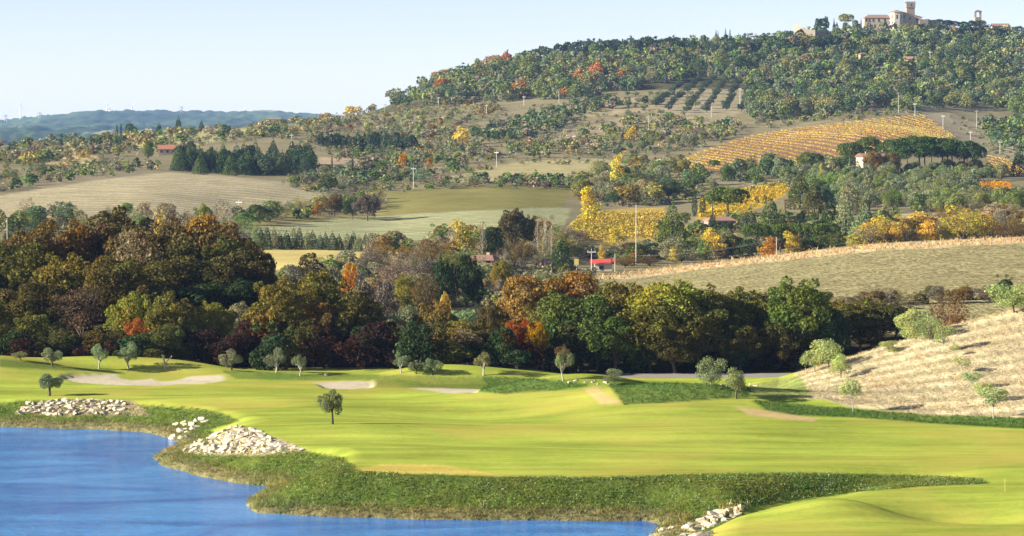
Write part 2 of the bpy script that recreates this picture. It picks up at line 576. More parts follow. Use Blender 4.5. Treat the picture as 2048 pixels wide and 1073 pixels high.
BUNK_XY = [[hit(u, v, 280)[:2] for u, v in b] for b in BUNKERS]
BMASK = np.zeros((NN, NA), int)
for i, b in enumerate(BUNK_XY):
    s = sdist(XX[:NN], YY[:NN], b)
    yb = np.array(b)[:, 1]
    zl = float(np.mean(ground(np.array(b)[:, 0], np.array(b)[:, 1])))
    zb = zl - .5 + .6 * smooth((YY[:NN] - yb.min()) / (yb.max() - yb.min()))
    k = smooth((.55 - s) / .9)
    ZZ[:NN] = ZZ[:NN] * (1 - k) + np.minimum(ZZ[:NN], zb) * k
    BMASK[s < 0] = i + 1
VU, VV = proj(XX, YY, ZZ)

# --- what grows where: albedo and texture of the ground
C_LAWN, C_ROUGH, C_DRY = (.262, .315, .048), (.085, .145, .034), (.44, .33, .15)
C_BANK, C_SHORE, C_SAND = (.10, .14, .028), (.18, .165, .075), (.44, .385, .275)
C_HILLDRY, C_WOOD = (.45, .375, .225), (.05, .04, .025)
GC = np.zeros(ZZ.shape + (3,), np.float32)
CLOD = np.full(ZZ.shape, .08, np.float32)
PHASE = np.zeros(ZZ.shape, np.float32)
STRIPE = np.zeros(ZZ.shape, np.float32)
STREAK = np.zeros(ZZ.shape, np.float32)
GC[:] = (.205, .178, .10)
JU = 5 * fbm(XX / 9, YY / 14, 51, 3)
JV = 2.2 * fbm(XX / 6, YY / 10, 52, 3)

BANKW = np.zeros(ZZ.shape, np.float32)
def paint(poly, col, d0=0, d1=1e6, clod=None, stripe=None, phase=None, streak=None, jit=1.0, mask=None, soft=3.0):
    r0, r1 = np.searchsorted(D, d0), np.searchsorted(D, d1)
    sl = slice(r0, r1)
    if poly is not None:
        uu, vv = VU[sl] + JU[sl] * jit, VV[sl] + JV[sl] * jit
        p = np.asarray(poly, float)
        lo, hi = p.min(0) - 6, p.max(0) + 6
        bb = (uu > lo[0]) & (uu < hi[0]) & (vv > lo[1]) & (vv < hi[1])
        al = np.zeros(uu.shape, np.float32)
        # anti-aliased edge; rows count more than columns as the ground is seen flat
        al[bb] = np.clip(.5 - sdist(uu[bb] * .5, vv[bb], p * (.5, 1)) / soft, 0, 1)
    else:
        al = np.ones(VU[sl].shape, np.float32)
    if mask is not None:
        al = al * mask[sl]
    GC[sl] += (np.array(col, np.float32) - GC[sl]) * al[..., None]
    for arr, val in ((CLOD, clod), (STREAK, streak)):
        if val is not None: arr[sl] += (val - arr[sl]) * al
    if stripe is not None: STRIPE[sl] += (stripe - STRIPE[sl]) * al
    if phase is not None:
        a, b, per = phase
        m = al > .01
        PHASE[sl][m] = ((XX[sl] * a + YY[sl] * b) * 2 * math.pi / per)[m]
    return al, sl

# near ground
paint(None, C_LAWN, 0, 366, clod=.03, streak=1.0)
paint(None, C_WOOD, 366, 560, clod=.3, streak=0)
paint([(1212, 767), (1300, 766), (1440, 768), (1520, 775), (1500, 795), (1420, 800), (1330, 806), (1248, 811)], C_ROUGH, 300, 366, clod=.35, streak=.2)
paint([(960, 752), (1060, 756), (1150, 764), (1185, 772), (1110, 782), (1010, 790), (955, 783), (975, 770)], C_ROUGH, 300, 366, clod=.3, streak=.2)
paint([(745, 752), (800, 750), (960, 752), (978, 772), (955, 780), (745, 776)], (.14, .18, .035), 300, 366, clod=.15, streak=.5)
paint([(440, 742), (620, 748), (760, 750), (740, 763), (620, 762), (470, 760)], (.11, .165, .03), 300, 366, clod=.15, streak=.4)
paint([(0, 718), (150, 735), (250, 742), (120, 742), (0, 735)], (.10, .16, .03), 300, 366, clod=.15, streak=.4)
paint([(1165, 778), (1190, 774), (1245, 808), (1200, 810)], C_DRY, 300, 366, clod=.1, streak=.5)
paint([(1500, 800), (1540, 802), (1640, 812), (1800, 826), (2100, 834), (2100, 860), (1900, 850), (1700, 836), (1540, 828)], C_ROUGH, 255, 340, clod=.3, streak=.3)
paint([(1465, 812), (1530, 822), (1640, 838), (1630, 845), (1500, 832)], C_DRY, 255, 330, clod=.1, streak=.5)
paint([(1585, 757), (1600, 735), (1700, 690), (1800, 655), (1900, 620), (2048, 580), (2500, 480), (2500, 840), (2048, 836), (1850, 830), (1700, 815), (1650, 800), (1580, 795), (1560, 775)], C_HILLDRY, 285, 372, clod=.6, streak=0, stripe=.38, phase=(.10, 1, 4.2))
paint([(1500, 772), (1600, 752), (1620, 790), (1560, 800), (1500, 790)], (.20, .24, .07), 300, 345, clod=.3, streak=.6)
BANK_TOP = [(-400, 806), (0, 806), (40, 802), (130, 799), (250, 802), (280, 811), (400, 818), (445, 828), (478, 842), (420, 860), (440, 880), (600, 902),
            (690, 918), (714, 943), (800, 948), (1000, 954), (1200, 955), (1400, 950), (1600, 947), (1800, 950), (1960, 958), (1975, 967), (1860, 972),
            (1720, 984), (1600, 998), (1500, 1014), (1470, 1035), (1400, 1073), (1300, 1150), (1200, 1500), (-400, 1500)]
al_, sl_ = paint(BANK_TOP, C_BANK, 0, 340, clod=.55, streak=0, jit=.5)
BANKW[sl_] = al_
nearS = np.full(ZZ.shape, 99.0)
nearS[:NN] = SHORE
paint(BANK_TOP, C_SHORE, 0, 340, clod=.5, mask=np.clip((2.6 - nearS) / .8, 0, 1), jit=1)
paint([(120, 798), (262, 800), (300, 830), (120, 832), (30, 826)], (.30, .24, .14), 0, 340, clod=.5, streak=0)
paint([(300, 905), (430, 880), (470, 850), (520, 862), (615, 902), (520, 912), (380, 908)], (.40, .33, .2), 0, 340, clod=.5, streak=0)
for b in BUNK_XY:
    s_ = sdist(XX[:NN], YY[:NN], b)
    a_ = np.clip(.5 - (s_ - .25) / .8, 0, 1).astype(np.float32)
    GC[:NN] += (np.array(C_SAND, np.float32) - GC[:NN]) * a_[..., None]
    STREAK[:NN] *= 1 - a_
    CLOD[:NN] += (.06 - CLOD[:NN]) * a_
lawn_lip = [(705, 940), (760, 928), (880, 930), (1000, 951), (800, 947)]
paint(lawn_lip, (.42, .34, .08), 0, 340, clod=.1)

# countryside
R = (1.0, .0)
paint([(480, 535), (530, 498), (620, 496), (730, 506), (735, 530), (600, 545)], (.46, .38, .14), 560, 712, clod=.1)
paint([(1190, 610), (1200, 552), (1500, 521), (1750, 497), (2100, 478), (2500, 470), (2500, 700), (1190, 700)], (.31, .275, .135), 400, 660, clod=1.0, stripe=.10, phase=(.35, 1, 5))
paint([(1150, 556), (1250, 547), (1500, 517), (1750, 489), (2100, 470), (2100, 484), (1750, 503), (1500, 527), (1250, 560)], (.56, .43, .25), 560, 680, clod=.6)
paint([(480, 462), (500, 455), (770, 431), (900, 422), (1065, 414), (1140, 418), (1130, 450), (1000, 478), (700, 482), (500, 480)], (.29, .295, .155), 720, 1000, clod=.25, stripe=.45, phase=(.12, 1, 9))
paint([(765, 432), (768, 385), (880, 374), (1000, 372), (1145, 372), (1130, 414), (900, 424)], (.19, .175, .06), 880, 1160, clod=.12, stripe=.1, phase=(.1, 1, 9))
paint([(-400, 395), (0, 392), (200, 358), (330, 345), (430, 350), (700, 378), (640, 396), (560, 412), (480, 450), (-400, 470)], (.36, .315, .19), 740, 1180, clod=.35, stripe=.30, phase=(-.25, 1, 11))
paint([(470, 452), (560, 432), (770, 412), (770, 432), (500, 456)], (.24, .21, .09), 800, 1000, clod=.2)
paint([(-400, 350), (0, 340), (200, 325), (330, 345), (200, 360), (0, 392), (-400, 395)], (.235, .20, .125), 1000, 1400, clod=.3)
paint([(90, 328), (130, 312), (195, 312), (200, 325), (150, 335)], (.50, .38, .19), 1100, 1500)
paint([(230, 300), (330, 268), (520, 250), (520, 262), (400, 290), (300, 298)], (.33, .31, .15), 1250, 1750)
paint([(860, 368), (950, 340), (1060, 322), (1210, 316), (1330, 330), (1330, 352), (1180, 360), (1000, 366)], (.33, .29, .145), 1000, 1330, clod=.2)
paint([(640, 348), (640, 315), (760, 320), (900, 338), (820, 350)], (.33, .25, .16), 1150, 1400)
paint([(1310, 382), (1330, 365), (1400, 362), (1420, 380)], (.22, .20, .08), 900, 1200)
VY1 = [(1322, 336), (1400, 306), (1500, 274), (1600, 257), (1720, 243), (1845, 231), (1912, 276), (1800, 300), (1690, 318), (1560, 336), (1440, 344)]
VY1B = [(1975, 312), (2010, 318), (2060, 352), (1978, 348)]
VY2 = [(1128, 468), (1145, 448), (1220, 420), (1330, 414), (1330, 462), (1420, 462), (1400, 474), (1240, 484), (1140, 486)]
VY3 = [(1395, 440), (1400, 402), (1490, 380), (1585, 364), (1570, 392), (1480, 432)]
VY4 = [(1950, 370), (2022, 370), (2018, 394), (1950, 394)]
for pv in (VY1, VY1B):
    paint(pv, (.20, .125, .07), 1050, 1700, clod=.3)
paint(VY2, (.40, .28, .07), 700, 1000, clod=.3)
paint(VY3, (.42, .29, .06), 800, 1150, clod=.3)
paint(VY4, (.40, .22, .05), 880, 1250, clod=.3)
paint([(1800, 452), (1800, 428), (2048, 420), (2500, 410), (2500, 440), (2048, 446)], (.37, .31, .19), 760, 980, clod=.2, stripe=.38, phase=(.05, 1, 9))
paint([(1290, 245), (1320, 205), (1400, 160), (1500, 165), (1500, 215), (1440, 250)], (.29, .25, .15), 1550, 2000, clod=.3, stripe=.25, phase=(.1, 1, 12))
paint([(1000, 290), (1130, 262), (1260, 232), (1290, 245), (1150, 285), (1040, 300)], (.28, .22, .14), 1300, 1750)
paint([(960, 265), (1100, 225), (1250, 196), (1330, 200), (1300, 225), (1100, 240)], (.30, .25, .14), 1400, 1850)
paint([(1905, 275), (1845, 231), (1900, 225), (1960, 250), (2048, 300), (2048, 330), (1980, 308)], (.29, .25, .16), 1250, 1700)
hillm = np.broadcast_to(D[:, None] > 1840, ZZ.shape) & (VU > 740)
paint(None, (.085, .08, .04), 1700, 2720, clod=.3, mask=hillm)
# far hills: woods with pale clearings
fw = D.searchsorted(2700)
fn = fbm(XX[fw:] / 420, YY[fw:] / 700, 71, 4)[..., None]
fp = smooth((fbm(XX[fw:] / 300, YY[fw:] / 1100, 77, 3) - .28) / .12)[..., None]
GC[fw:] = np.array((.055, .085, .030)) * (1 + 1.1 * fn) * (1 - fp) + np.array((.24, .25, .12)) * fp
CLOD[fw:] = 0

def sub_mesh(name, r0, r1, cs, label, sel=None, mat=M_GROUND):
    rows, cols = np.arange(r0, r1 + 1), np.arange(0, NA, cs)
    if cols[-1] != NA - 1: cols = np.append(cols, NA - 1)
    ix = np.ix_(rows, cols)
    nr, nc = len(rows), len(cols)
    V = np.stack([XX[ix], YY[ix], ZZ[ix]], -1).reshape(-1, 3)
    I = np.arange(nr * nc).reshape(nr, nc)
    Q = np.stack([I[:-1, :-1], I[:-1, 1:], I[1:, 1:], I[1:, :-1]], -1).reshape(-1, 4)
    attrs = [GC[ix].reshape(-1, 3)] + [a[ix].reshape(-1) for a in (CLOD, PHASE, STRIPE, STREAK)]
    if sel is not None:
        Q = Q[sel[rows[:-1]][:, cols[:-1]].ravel()]
        u, inv = np.unique(Q, return_inverse=True)
        Q = inv.reshape(Q.shape)
        V = V[u]
        attrs = [a[u] for a in attrs]
    me = mk_mesh(name, V, Q, [mat], col=attrs[0], smoothed=True, floats=dict(clod=attrs[1], phase=attrs[2], stripe=attrs[3], streak=attrs[4]))
    return tag(link(name, me), label, kind="structure")

cell = np.zeros((len(D), NA), int)
cell[:NN] = BMASK
PATH = [(1080, 749), (1200, 748), (1400, 748), (1590, 748), (1600, 756), (1450, 757), (1250, 756), (1100, 754)]
M_PATH = plain_mat("gravel_path", (.24, .22, .21), .15, 1.0, bump=.02)
pm = inpoly(VU[:NN], VV[:NN], PATH) & (cell[:NN] == 0) & (YY[:NN] > 354)
cell[:NN][pm] = 9
DRYC = np.all(np.abs(GC - np.array(C_HILLDRY, np.float32)) < 1e-3, -1)
cell[DRYC & (cell == 0)] = 8
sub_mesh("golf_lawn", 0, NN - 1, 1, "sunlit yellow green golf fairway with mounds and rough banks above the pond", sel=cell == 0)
sub_mesh("dry_grass_slope", 0, NN - 1, 1, "tan dry grass slope rising on the right of the fairway", sel=cell == 8)
sub_mesh("gravel_path", 0, NN - 1, 1, "grey path in tree shade along the far edge of the fairway", sel=cell == 9, mat=M_PATH)
for i, lb in enumerate(["long double lobed sand bunker below the grassy mounds on the left", "single sand bunker behind the lone olive tree", "thin strip of sand bunker under the middle mound"]):
    sub_mesh("sand_bunker", 0, NN - 1, 1, lb, sel=cell == i + 1)
sub_mesh("countryside_terrain", NN - 1, NM - 1, 2, "rolling fields and castle hill behind the golf course")
sub_mesh("far_hills", NM - 1, len(D) - 1, 2, "hazy blue wooded hills on the horizon")

# ------------------------------------------------------------------ pond
def water_mat():
    m, nt, out = newmat("pond_water")
    geo = nd(nt, "ShaderNodeNewGeometry")
    pos = geo.outputs["Position"]
    b = nd(nt, "ShaderNodeBsdfPrincipled", i_Roughness=.12, i_IOR=1.33)
    b.inputs["Specular IOR Level"].default_value = .32
    mp = nd(nt, "ShaderNodeMapping")
    nt.links.new(pos, mp.inputs[0])
    mp.inputs["Scale"].default_value = (.55, 1.0, 1)
    n1 = noise(nt, 1.5, 5, .65, mp.outputs[0], .3)
    n2 = noise(nt, .045, 3, .5, mp.outputs[0], .8)
    n3 = noise(nt, .11, 4, .6, mp.outputs[0], 1.2)
    nt.links.new(mixc(nt, mathn(nt, 'MULTIPLY_ADD', n3, 3.0, -1.0), (.022, .115, .38), (.07, .27, .60)), b.inputs["Base Color"])
    calm = mathn(nt, 'MULTIPLY_ADD', n2, 2.4, -.75)
    calm = mathn(nt, 'MINIMUM', mathn(nt, 'MAXIMUM', calm, .10), 1.0)
    bp = nd(nt, "ShaderNodeBump", i_Strength=1.0)
    nt.links.new(mathn(nt, 'MULTIPLY', calm, .35), bp.inputs["Distance"])
    nt.links.new(n1, bp.inputs["Height"])
    nt.links.new(bp.outputs[0], b.inputs["Normal"])
    nt.links.new(b.outputs[0], out.inputs[0])
    return m
M_WATER = water_mat()
wl = MB()
wl.addf([(-90, 120, 0), (60, 120, 0), (60, 345, 0), (-130, 345, 0)], q4=[(0, 1, 2, 3)])
tag(wl.build("pond_water", M_WATER), "rippled blue pond in the foreground", kind="structure")

# ------------------------------------------------------------------ plant prototypes (height 1, crown width 1)
def unit(v):
    return v / (np.linalg.norm(v, axis=-1, keepdims=True) + 1e-9)

def cards(pos, nrm, size, rng, asp=.75):
    """leaf cards: pos (n,3), nrm (n,3), size scalar or (n,) -> V (4n,3), Q (n,4)"""
    n = len(pos)
    nrm = unit(nrm)
    t = unit(np.cross(nrm, rng.normal(size=(n, 3))))
    b = np.cross(nrm, t)
    s = (np.broadcast_to(size, (n,)) * rng.uniform(.55, 1.35, n))[:, None]
    k = rng.uniform(.5, 1.2, (n, 1)) * asp
    q = np.stack([pos - t * s, pos - b * s * k + nrm * s * .25, pos + t * s, pos + b * s * k + nrm * s * .25], 1)
    return q.reshape(-1, 3), np.arange(4 * n).reshape(n, 4)

def crown(blobs, n, size, rng, jit=.75, inner=.7, zb=0.0):
    B = np.array(blobs, float)
    wt = (B[:, 3] * B[:, 4] * B[:, 5]) ** (2 / 3)
    wt /= wt.sum()
    m = int(n * 2.4)
    k = rng.choice(len(B), m, p=wt)
    dr = rng.normal(size=(m, 3))
    dr[:, 2] += zb
    dr = unit(dr)
    r = 1 - (1 - inner) * rng.random(m) ** 1.6 + rng.normal(size=m) * .04
    pos = B[k, :3] + dr * B[k, 3:] * r[:, None]
    keep = np.ones(m, bool)
    for j in range(len(B)):
        q = np.linalg.norm((pos - B[j, :3]) / B[j, 3:], axis=1)
        keep &= (q > .74) | (k == j)
    pos, dr, k = pos[keep][:n], dr[keep][:n], k[keep][:n]
    nr = dr / B[k, 3:]
    nr = unit(nr) + jit * rng.normal(size=nr.shape)
    return cards(pos, nr, size, rng)

def limbs(mb, rng, base_r, fork_z, tips, sides=6, lean=0.0):
    """trunk and limbs reaching to the tips"""
    top = np.array([rng.normal() * .02 + lean, rng.normal() * .02, fork_z])
    mid = top * np.array([.4, .4, .5])
    mb.tube([(0, 0, -.06), (0, 0, .01), mid, top], [base_r * 1.35, base_r * 1.05, base_r * .85, base_r * .75], sides)
    for t in tips:
        t = np.asarray(t, float)
        m1 = top + (t - top) * .45 + np.array([rng.normal() * .02, rng.normal() * .02, .04])
        mb.tube([top - (0, 0, .03), m1, t], [base_r * .62, base_r * .38, base_r * .1], max(4, sides - 2))
    return mb

def oak_blobs(rng, n=16, z0=.22, z1=1.0, r=.5, br=.2):
    zc, hz = (z0 + z1) / 2, (z1 - z0) / 2
    ax = rng.uniform(.8, 1.1, 2)
    out = [(0, 0, zc, r * .42, r * .42, hz * .5)]
    for i in range(n):
        d = unit(rng.normal(size=3) + np.array([0, 0, .25]))
        b = br * rng.uniform(.5, 1.4)
        p = np.array([d[0] * (r - b), d[1] * (r - b), d[2] * (hz - b * .85)]) * rng.uniform(.6, 1.22)
        out.append((p[0] * ax[0], p[1] * ax[1], zc + p[2], b, b, b * rng.uniform(.7, .95)))
    for i in range(n // 3):     # ragged sprays past the outline
        d = unit(rng.normal(size=3) + np.array([0, 0, .35]))
        b = br * rng.uniform(.3, .5)
        out.append((d[0] * r * 1.02 * ax[0], d[1] * r * 1.02 * ax[1], zc + d[2] * hz * rng.uniform(.9, 1.12), b, b, b))
    return out

def fan_blobs(rng, n, z0, spread, b0, b1, l0=.3, l1=.62):
    out = []
    for i in range(n):
        th = spread * math.sqrt(rng.random())
        a = i * 2.4 + rng.normal() * .3
        l = rng.uniform(l0, l1) * (1 - .18 * th)
        b = rng.uniform(b0, b1)
        out.append((math.sin(th) * math.cos(a) * l, math.sin(th) * math.sin(a) * l, z0 + math.cos(th) * l, b, b, b * 1.05))
    return out

def proto(kind, seed, lod=1.0):
    rng = np.random.default_rng(seed * 31 + 7)
    mb = MB()
    bark = M_BARK
    if kind == 'oak':
        bl = oak_blobs(rng, 34, .16, 1.0, .5, .15)
        V, Q = crown(bl, int(9000 * lod), .020 / math.sqrt(lod) * .9, rng, zb=.25)
        limbs(mb, rng, .028, .22, [np.array(b[:3]) * .9 for b in bl[1:11]])
    elif kind == 'sparse':      # thinning autumn tree, twigs show
        bl = oak_blobs(rng, 13, .18)
        V, Q = crown(bl, int(2600 * lod), .017 / math.sqrt(lod), rng, jit=1.2, inner=.3)
        limbs(mb, rng, .022, .16, [np.array(b[:3]) for b in bl[1:]])
        for b in bl[1:]:
            c = np.array(b[:3])
            for _ in range(5):
                e = c + unit(rng.normal(size=3) + (0, 0, .6)) * b[3] * 1.05
                mb.tube([c * .85 + (0, 0, .02), c, e], [.005, .004, .0015], 3)
    elif kind == 'olive':
        bl = fan_blobs(rng, 15, .2, 1.05, .10, .19, .25, .62)
        V, Q = crown(bl, int(3200 * lod), .021 / math.sqrt(lod), rng, jit=.9, inner=.45, zb=.1)
        limbs(mb, rng, .04, .24, [np.array(b[:3]) for b in bl[:8]], lean=rng.normal() * .03)
    elif kind == 'vase':        # pruned olive: forked, open, lobed
        bl = fan_blobs(rng, 10, .18, .85, .09, .17, .35, .68)
        V, Q = crown(bl, int(2400 * lod), .020, rng, jit=.9, inner=.4)
        limbs(mb, rng, .034, .22, [np.array(b[:3]) for b in bl], lean=rng.normal() * .04)
        bark = M_PALEBARK
    elif kind == 'brush':       # the dense brush-like crown of the lone olives
        bl = fan_blobs(rng, 22, .26, 1.05, .09, .16, .22, .62)
        V, Q = crown(bl, int(5200 * lod), .019, rng, jit=1.0, inner=.5, zb=.2)
        limbs(mb, rng, .05, .30, [(-.2, 0, .55), (.2, .05, .58), (0, .1, .66), (.05, -.1, .6)])
    elif kind == 'young':       # light feathery sapling on a thin stem
        bl = [(rng.normal() * .13, rng.normal() * .13, rng.uniform(.5, .84), .24, .24, .17) for _ in range(6)]
        V, Q = crown(bl, int(1300 * lod), .024, rng, jit=1.0, inner=.2)
        limbs(mb, rng, .016, .36, [np.array(b[:3]) for b in bl])
        bark = M_PALEBARK
    elif kind == 'willow':      # feathery light green, foliage to the ground
        bl = [(rng.normal() * .17, rng.normal() * .17, rng.uniform(.25, .82), .25, .25, .2) for _ in range(9)]
        V, Q = crown(bl, int(3000 * lod), .022, rng, jit=.9, inner=.35, zb=.2)
        limbs(mb, rng, .02, .2, [np.array(b[:3]) for b in bl[:6]])
    elif kind == 'shrub':
        bl = oak_blobs(rng, 9, -.05, 1.0, .5, .24)
        V, Q = crown(bl, int(1500 * lod), .036 / math.sqrt(lod), rng, zb=.3)
        limbs(mb, rng, .02, .1, [np.array(b[:3]) for b in bl[1:5]], 4)
    elif kind == 'thicket':     # leafless twiggy bush with a little leaf
        bl = oak_blobs(rng, 8, 0, 1.0, .5, .24)
        V, Q = crown(bl, int(800 * lod), .024 / math.sqrt(lod), rng, jit=1.5, inner=.2)
        for _ in range(34):
            d = unit(rng.normal(size=3) * (.42, .42, .25) + (0, 0, .42))
            e = d * rng.uniform(.6, 1.0)
            mb.tube([(0, 0, -.03), e * .5 + rng.normal(size=3) * .03, e], [.010, .007, .002], 3)
    elif kind == 'round':       # far broadleaf crown, trunk hardly seen
        bl = oak_blobs(rng, 8, .06, 1.0, .5, .24)
        V, Q = crown(bl, int(420 * lod), .062 / math.sqrt(lod), rng, zb=.3)
        limbs(mb, rng, .03, .2, [], 4)
    elif kind == 'pine':        # dense dark conifer, rounded cone
        bl = [(0, 0, .12 + .8 * t, .5 * (1 - t) ** .75 + .05, .5 * (1 - t) ** .75 + .05, .16) for t in np.linspace(0, 1, 7)]
        bl += [(math.cos(a) * .3 * (1 - h), math.sin(a) * .3 * (1 - h), .15 + .7 * h, .2, .2, .14) for a, h in zip(rng.uniform(0, 6.28, 10), rng.uniform(0, .8, 10))]
        V, Q = crown(bl, int(1500 * lod), .034 / math.sqrt(lod), rng, zb=.1)
        limbs(mb, rng, .025, .6, [], 5)
    elif kind == 'umbrella':
        bl = [(math.cos(a) * r_, math.sin(a) * r_, .72 + .10 * (1 - (r_ / .36) ** 2) + rng.normal() * .015, .2, .2, .17) for a, r_ in zip(rng.uniform(0, 6.28, 15), np.sqrt(rng.uniform(0, 1, 15)) * .36)]
        V, Q = crown(bl, int(2200 * lod), .028 / math.sqrt(lod), rng, jit=.6, zb=.5)
        limbs(mb, rng, .026, .6, [np.array(b[:3]) - (0, 0, .03) for b in bl[:9]], 6)
    elif kind == 'cypress':
        bl = [(0, 0, .05 + .93 * t, .5 * math.sin(math.pi * min(.98, .18 + .82 * t)) ** .8 + .06, .5 * math.sin(math.pi * min(.98, .18 + .82 * t)) ** .8 + .06, .09) for t in np.linspace(0, 1, 11)]
        V, Q = crown(bl, int(900 * lod), .05, rng, jit=.5)
        V[:, 2] = V[:, 2] * .97 + .03
        limbs(mb, rng, .08, .4, [], 5)
    elif kind == 'poplar':      # loose upright autumn crown
        bl = [(rng.normal() * .13, rng.normal() * .13, z, rng.uniform(.2, .3) * (1.15 - .55 * z), rng.uniform(.2, .3) * (1.15 - .55 * z), .12) for z in np.linspace(.18, .93, 13)]
        V, Q = crown(bl, int(1700 * lod), .030 / math.sqrt(lod), rng, jit=1.0, inner=.35)
        limbs(mb, rng, .018, .55, [np.array(b[:3]) for b in bl[4:12]], 5)
        bark = M_PALEBARK
    elif kind == 'bare':        # pale leafless poplar
        bl = [(rng.normal() * .16, rng.normal() * .16, z, .16, .16, .12) for z in np.linspace(.4, .95, 8)]
        V, Q = crown(bl, int(350 * lod), .02, rng, jit=1.5, inner=.1)
        mb.tube([(0, 0, -.05), (.01, 0, .5), (0, .01, .98)], [.022, .014, .004], 6)
        for _ in range(26):
            z = rng.uniform(.3, .9)
            a = rng.uniform(0, 6.28)
            l = rng.uniform(.15, .45) * (1.1 - z)
            mb.tube([(0, 0, z), (math.cos(a) * l * .5, math.sin(a) * l * .5, z + .1), (math.cos(a) * l, math.sin(a) * l, min(1, z + .26))], [.008, .005, .002], 3)
        bark = M_PALEBARK
    V = np.asarray(V)
    tv = np.concatenate(mb.V)
    # crown width 1 and height 1 whatever the blobs did; the trunk follows
    rxy = np.percentile(np.hypot(V[:, 0], V[:, 1]), 98) * 2
    k = np.array([1 / rxy, 1 / rxy, 1 / np.percentile(V[:, 2], 99.5)])
    if kind in ('cypress', 'umbrella', 'bare'): k[:2] = np.minimum(k[:2], 1.3)
    V = V * k
    tv = tv * np.array([1, 1, 1]) * k
    tq = np.concatenate(mb.Q4)
    return dict(
        crown=mk_mesh(kind + "_crown", V, Q, [M_FOL]),
        trunk=mk_mesh(kind + "_trunk", tv, tq, [bark], smoothed=True),
        whole=mk_mesh(kind + "_whole", np.concatenate([V, tv]), np.concatenate([Q, tq + len(V)]), [M_FOL, bark], mi=np.r_[np.zeros(len(Q)), np.ones(len(tq))]),
        raw=(V, Q))

NVAR = dict(oak=8, sparse=5, olive=5, vase=5, brush=2, young=4, willow=4, shrub=6, thicket=4, round=8, pine=5, umbrella=5, cypress=3, poplar=5, bare=3)
PROTO = {k: [proto(k, i) for i in range(n)] for k, n in NVAR.items()}
# light versions for the far mass
FARV = {k: [proto(k, 50 + i, lod)["raw"] for i in range(5)] for k, lod in (('round', .21), ('shrub', .048), ('pine', .06), ('thicket', .085))}

PAL = dict(  # leaf albedos; H keys lightened, distant light and haze put into the colour
    OG=((.140, .128, .036), "olive green"), GN=((.088, .122, .034), "green"), DG=((.040, .064, .028), "dark green"),
    BG=((.065, .092, .058), "bluish green"), BR=((.140, .102, .042), "brown"), RB=((.150, .088, .055), "reddish brown"),
    OR=((.42, .20, .040), "orange"), RD=((.31, .105, .036), "rust red"), YL=((.50, .38, .085), "yellow"), YG=((.22, .205, .048), "yellow green"),
    GG=((.205, .230, .130), "grey green"), PR=((.050, .024, .022), "dark red"), TN=((.28, .22, .135), "tan"), PG=((.30, .35, .155), "pale green"),
    PU=((.18, .150, .115), "purplish brown"), OB=((.205, .135, .045), "golden brown"), DO=((.092, .086, .032), "dark olive"),
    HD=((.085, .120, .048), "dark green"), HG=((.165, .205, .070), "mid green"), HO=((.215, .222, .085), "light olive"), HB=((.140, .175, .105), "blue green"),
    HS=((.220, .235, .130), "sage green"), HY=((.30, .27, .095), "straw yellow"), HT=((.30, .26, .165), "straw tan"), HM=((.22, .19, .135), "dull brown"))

NAMES = dict(oak="oak_tree", sparse="thinning_tree", olive="olive_tree", vase="olive_tree", brush="olive_tree", young="young_tree", willow="willow_tree", shrub="shrub",
             thicket="bare_bush", round="broadleaf_tree", pine="pine_tree", umbrella="umbrella_pine", cypress="cypress_tree", poplar="poplar_tree", bare="bare_poplar")
NOUN = dict(oak="oak", sparse="thin leaved tree", olive="olive tree", vase="olive tree", brush="olive tree", young="young tree", willow="feathery tree", shrub="shrub",
            thicket="twiggy bush", round="broadleaf tree", pine="pine", umbrella="umbrella pine", cypress="cypress", poplar="poplar", bare="leafless poplar")
CATS = dict(shrub="shrub", thicket="bush")
FIT = dict(pine=1.15, umbrella=.85, poplar=1.15, oak=.85, shrub=.65, round=.85, sparse=.75, thicket=.6)
PENDING = []        # (object, base phrase, px)
FARSTUFF = []

def tree(kind, u, vtop, d, wpx, c, where, whole=None, label=None, base_v=None, col=None, var=None):
    """a plant whose foot stands on the terrain at depth d in the direction of picture column u and whose top reaches row vtop"""
    x, y, z = atd(u, d)
    fit = FIT.get(kind, 0) * wpx
    if d > 420 and 'road above' not in where:
        # the foot may hide behind nearer things: come forward until the plant has its usual proportions
        for _ in range(14):
            if float(proj(x, y, z)[1]) - vtop >= fit: break
            d *= .983
            x, y, z = atd(u, d)
    ht = float(P(u, vtop, d)[2]) - z
    ht = max(ht, .6)
    wm = wpx / FPX * d
    return plant(kind, x, y, z, ht, wm, c, where, whole, label, u, col, var)

def plant(kind, x, y, z, ht, wm, c, where, whole=None, label=None, u=0, col=None, var=None, group=None):
    pv = PROTO[kind][RNG.integers(NVAR[kind]) if var is None else var]
    cc = np.array(col if col is not None else PAL[c][0]) * RNG.uniform(.85, 1.18) * RNG.uniform(.92, 1.08, 3)
    if whole is None:
        whole = y > 1300 or kind in ('shrub', 'thicket')
    rz = RNG.uniform(0, 6.283)
    sc = (wm, wm, ht)
    nm = NAMES[kind]
    if whole:
        o = link(nm, pv["whole"])
        o.location = (x, y, z - .02 * ht)
        o.rotation_euler = (0, 0, rz)
        o.scale = sc
        o.color = (*cc, 1)
    else:
        o = empty(nm, (x, y, z - .01 * ht), rz)
        t = link("trunk", pv["trunk"], o)
        k = link("crown", pv["crown"], o)
        o.scale = sc
        k.color = (*cc, 1)
    o["category"] = CATS.get(kind, "tree")
    if label:
        o["label"] = label
    else:
        PENDING.append((o, f"{PAL[c][1]} {NOUN[kind]} {where}", u))
    return o

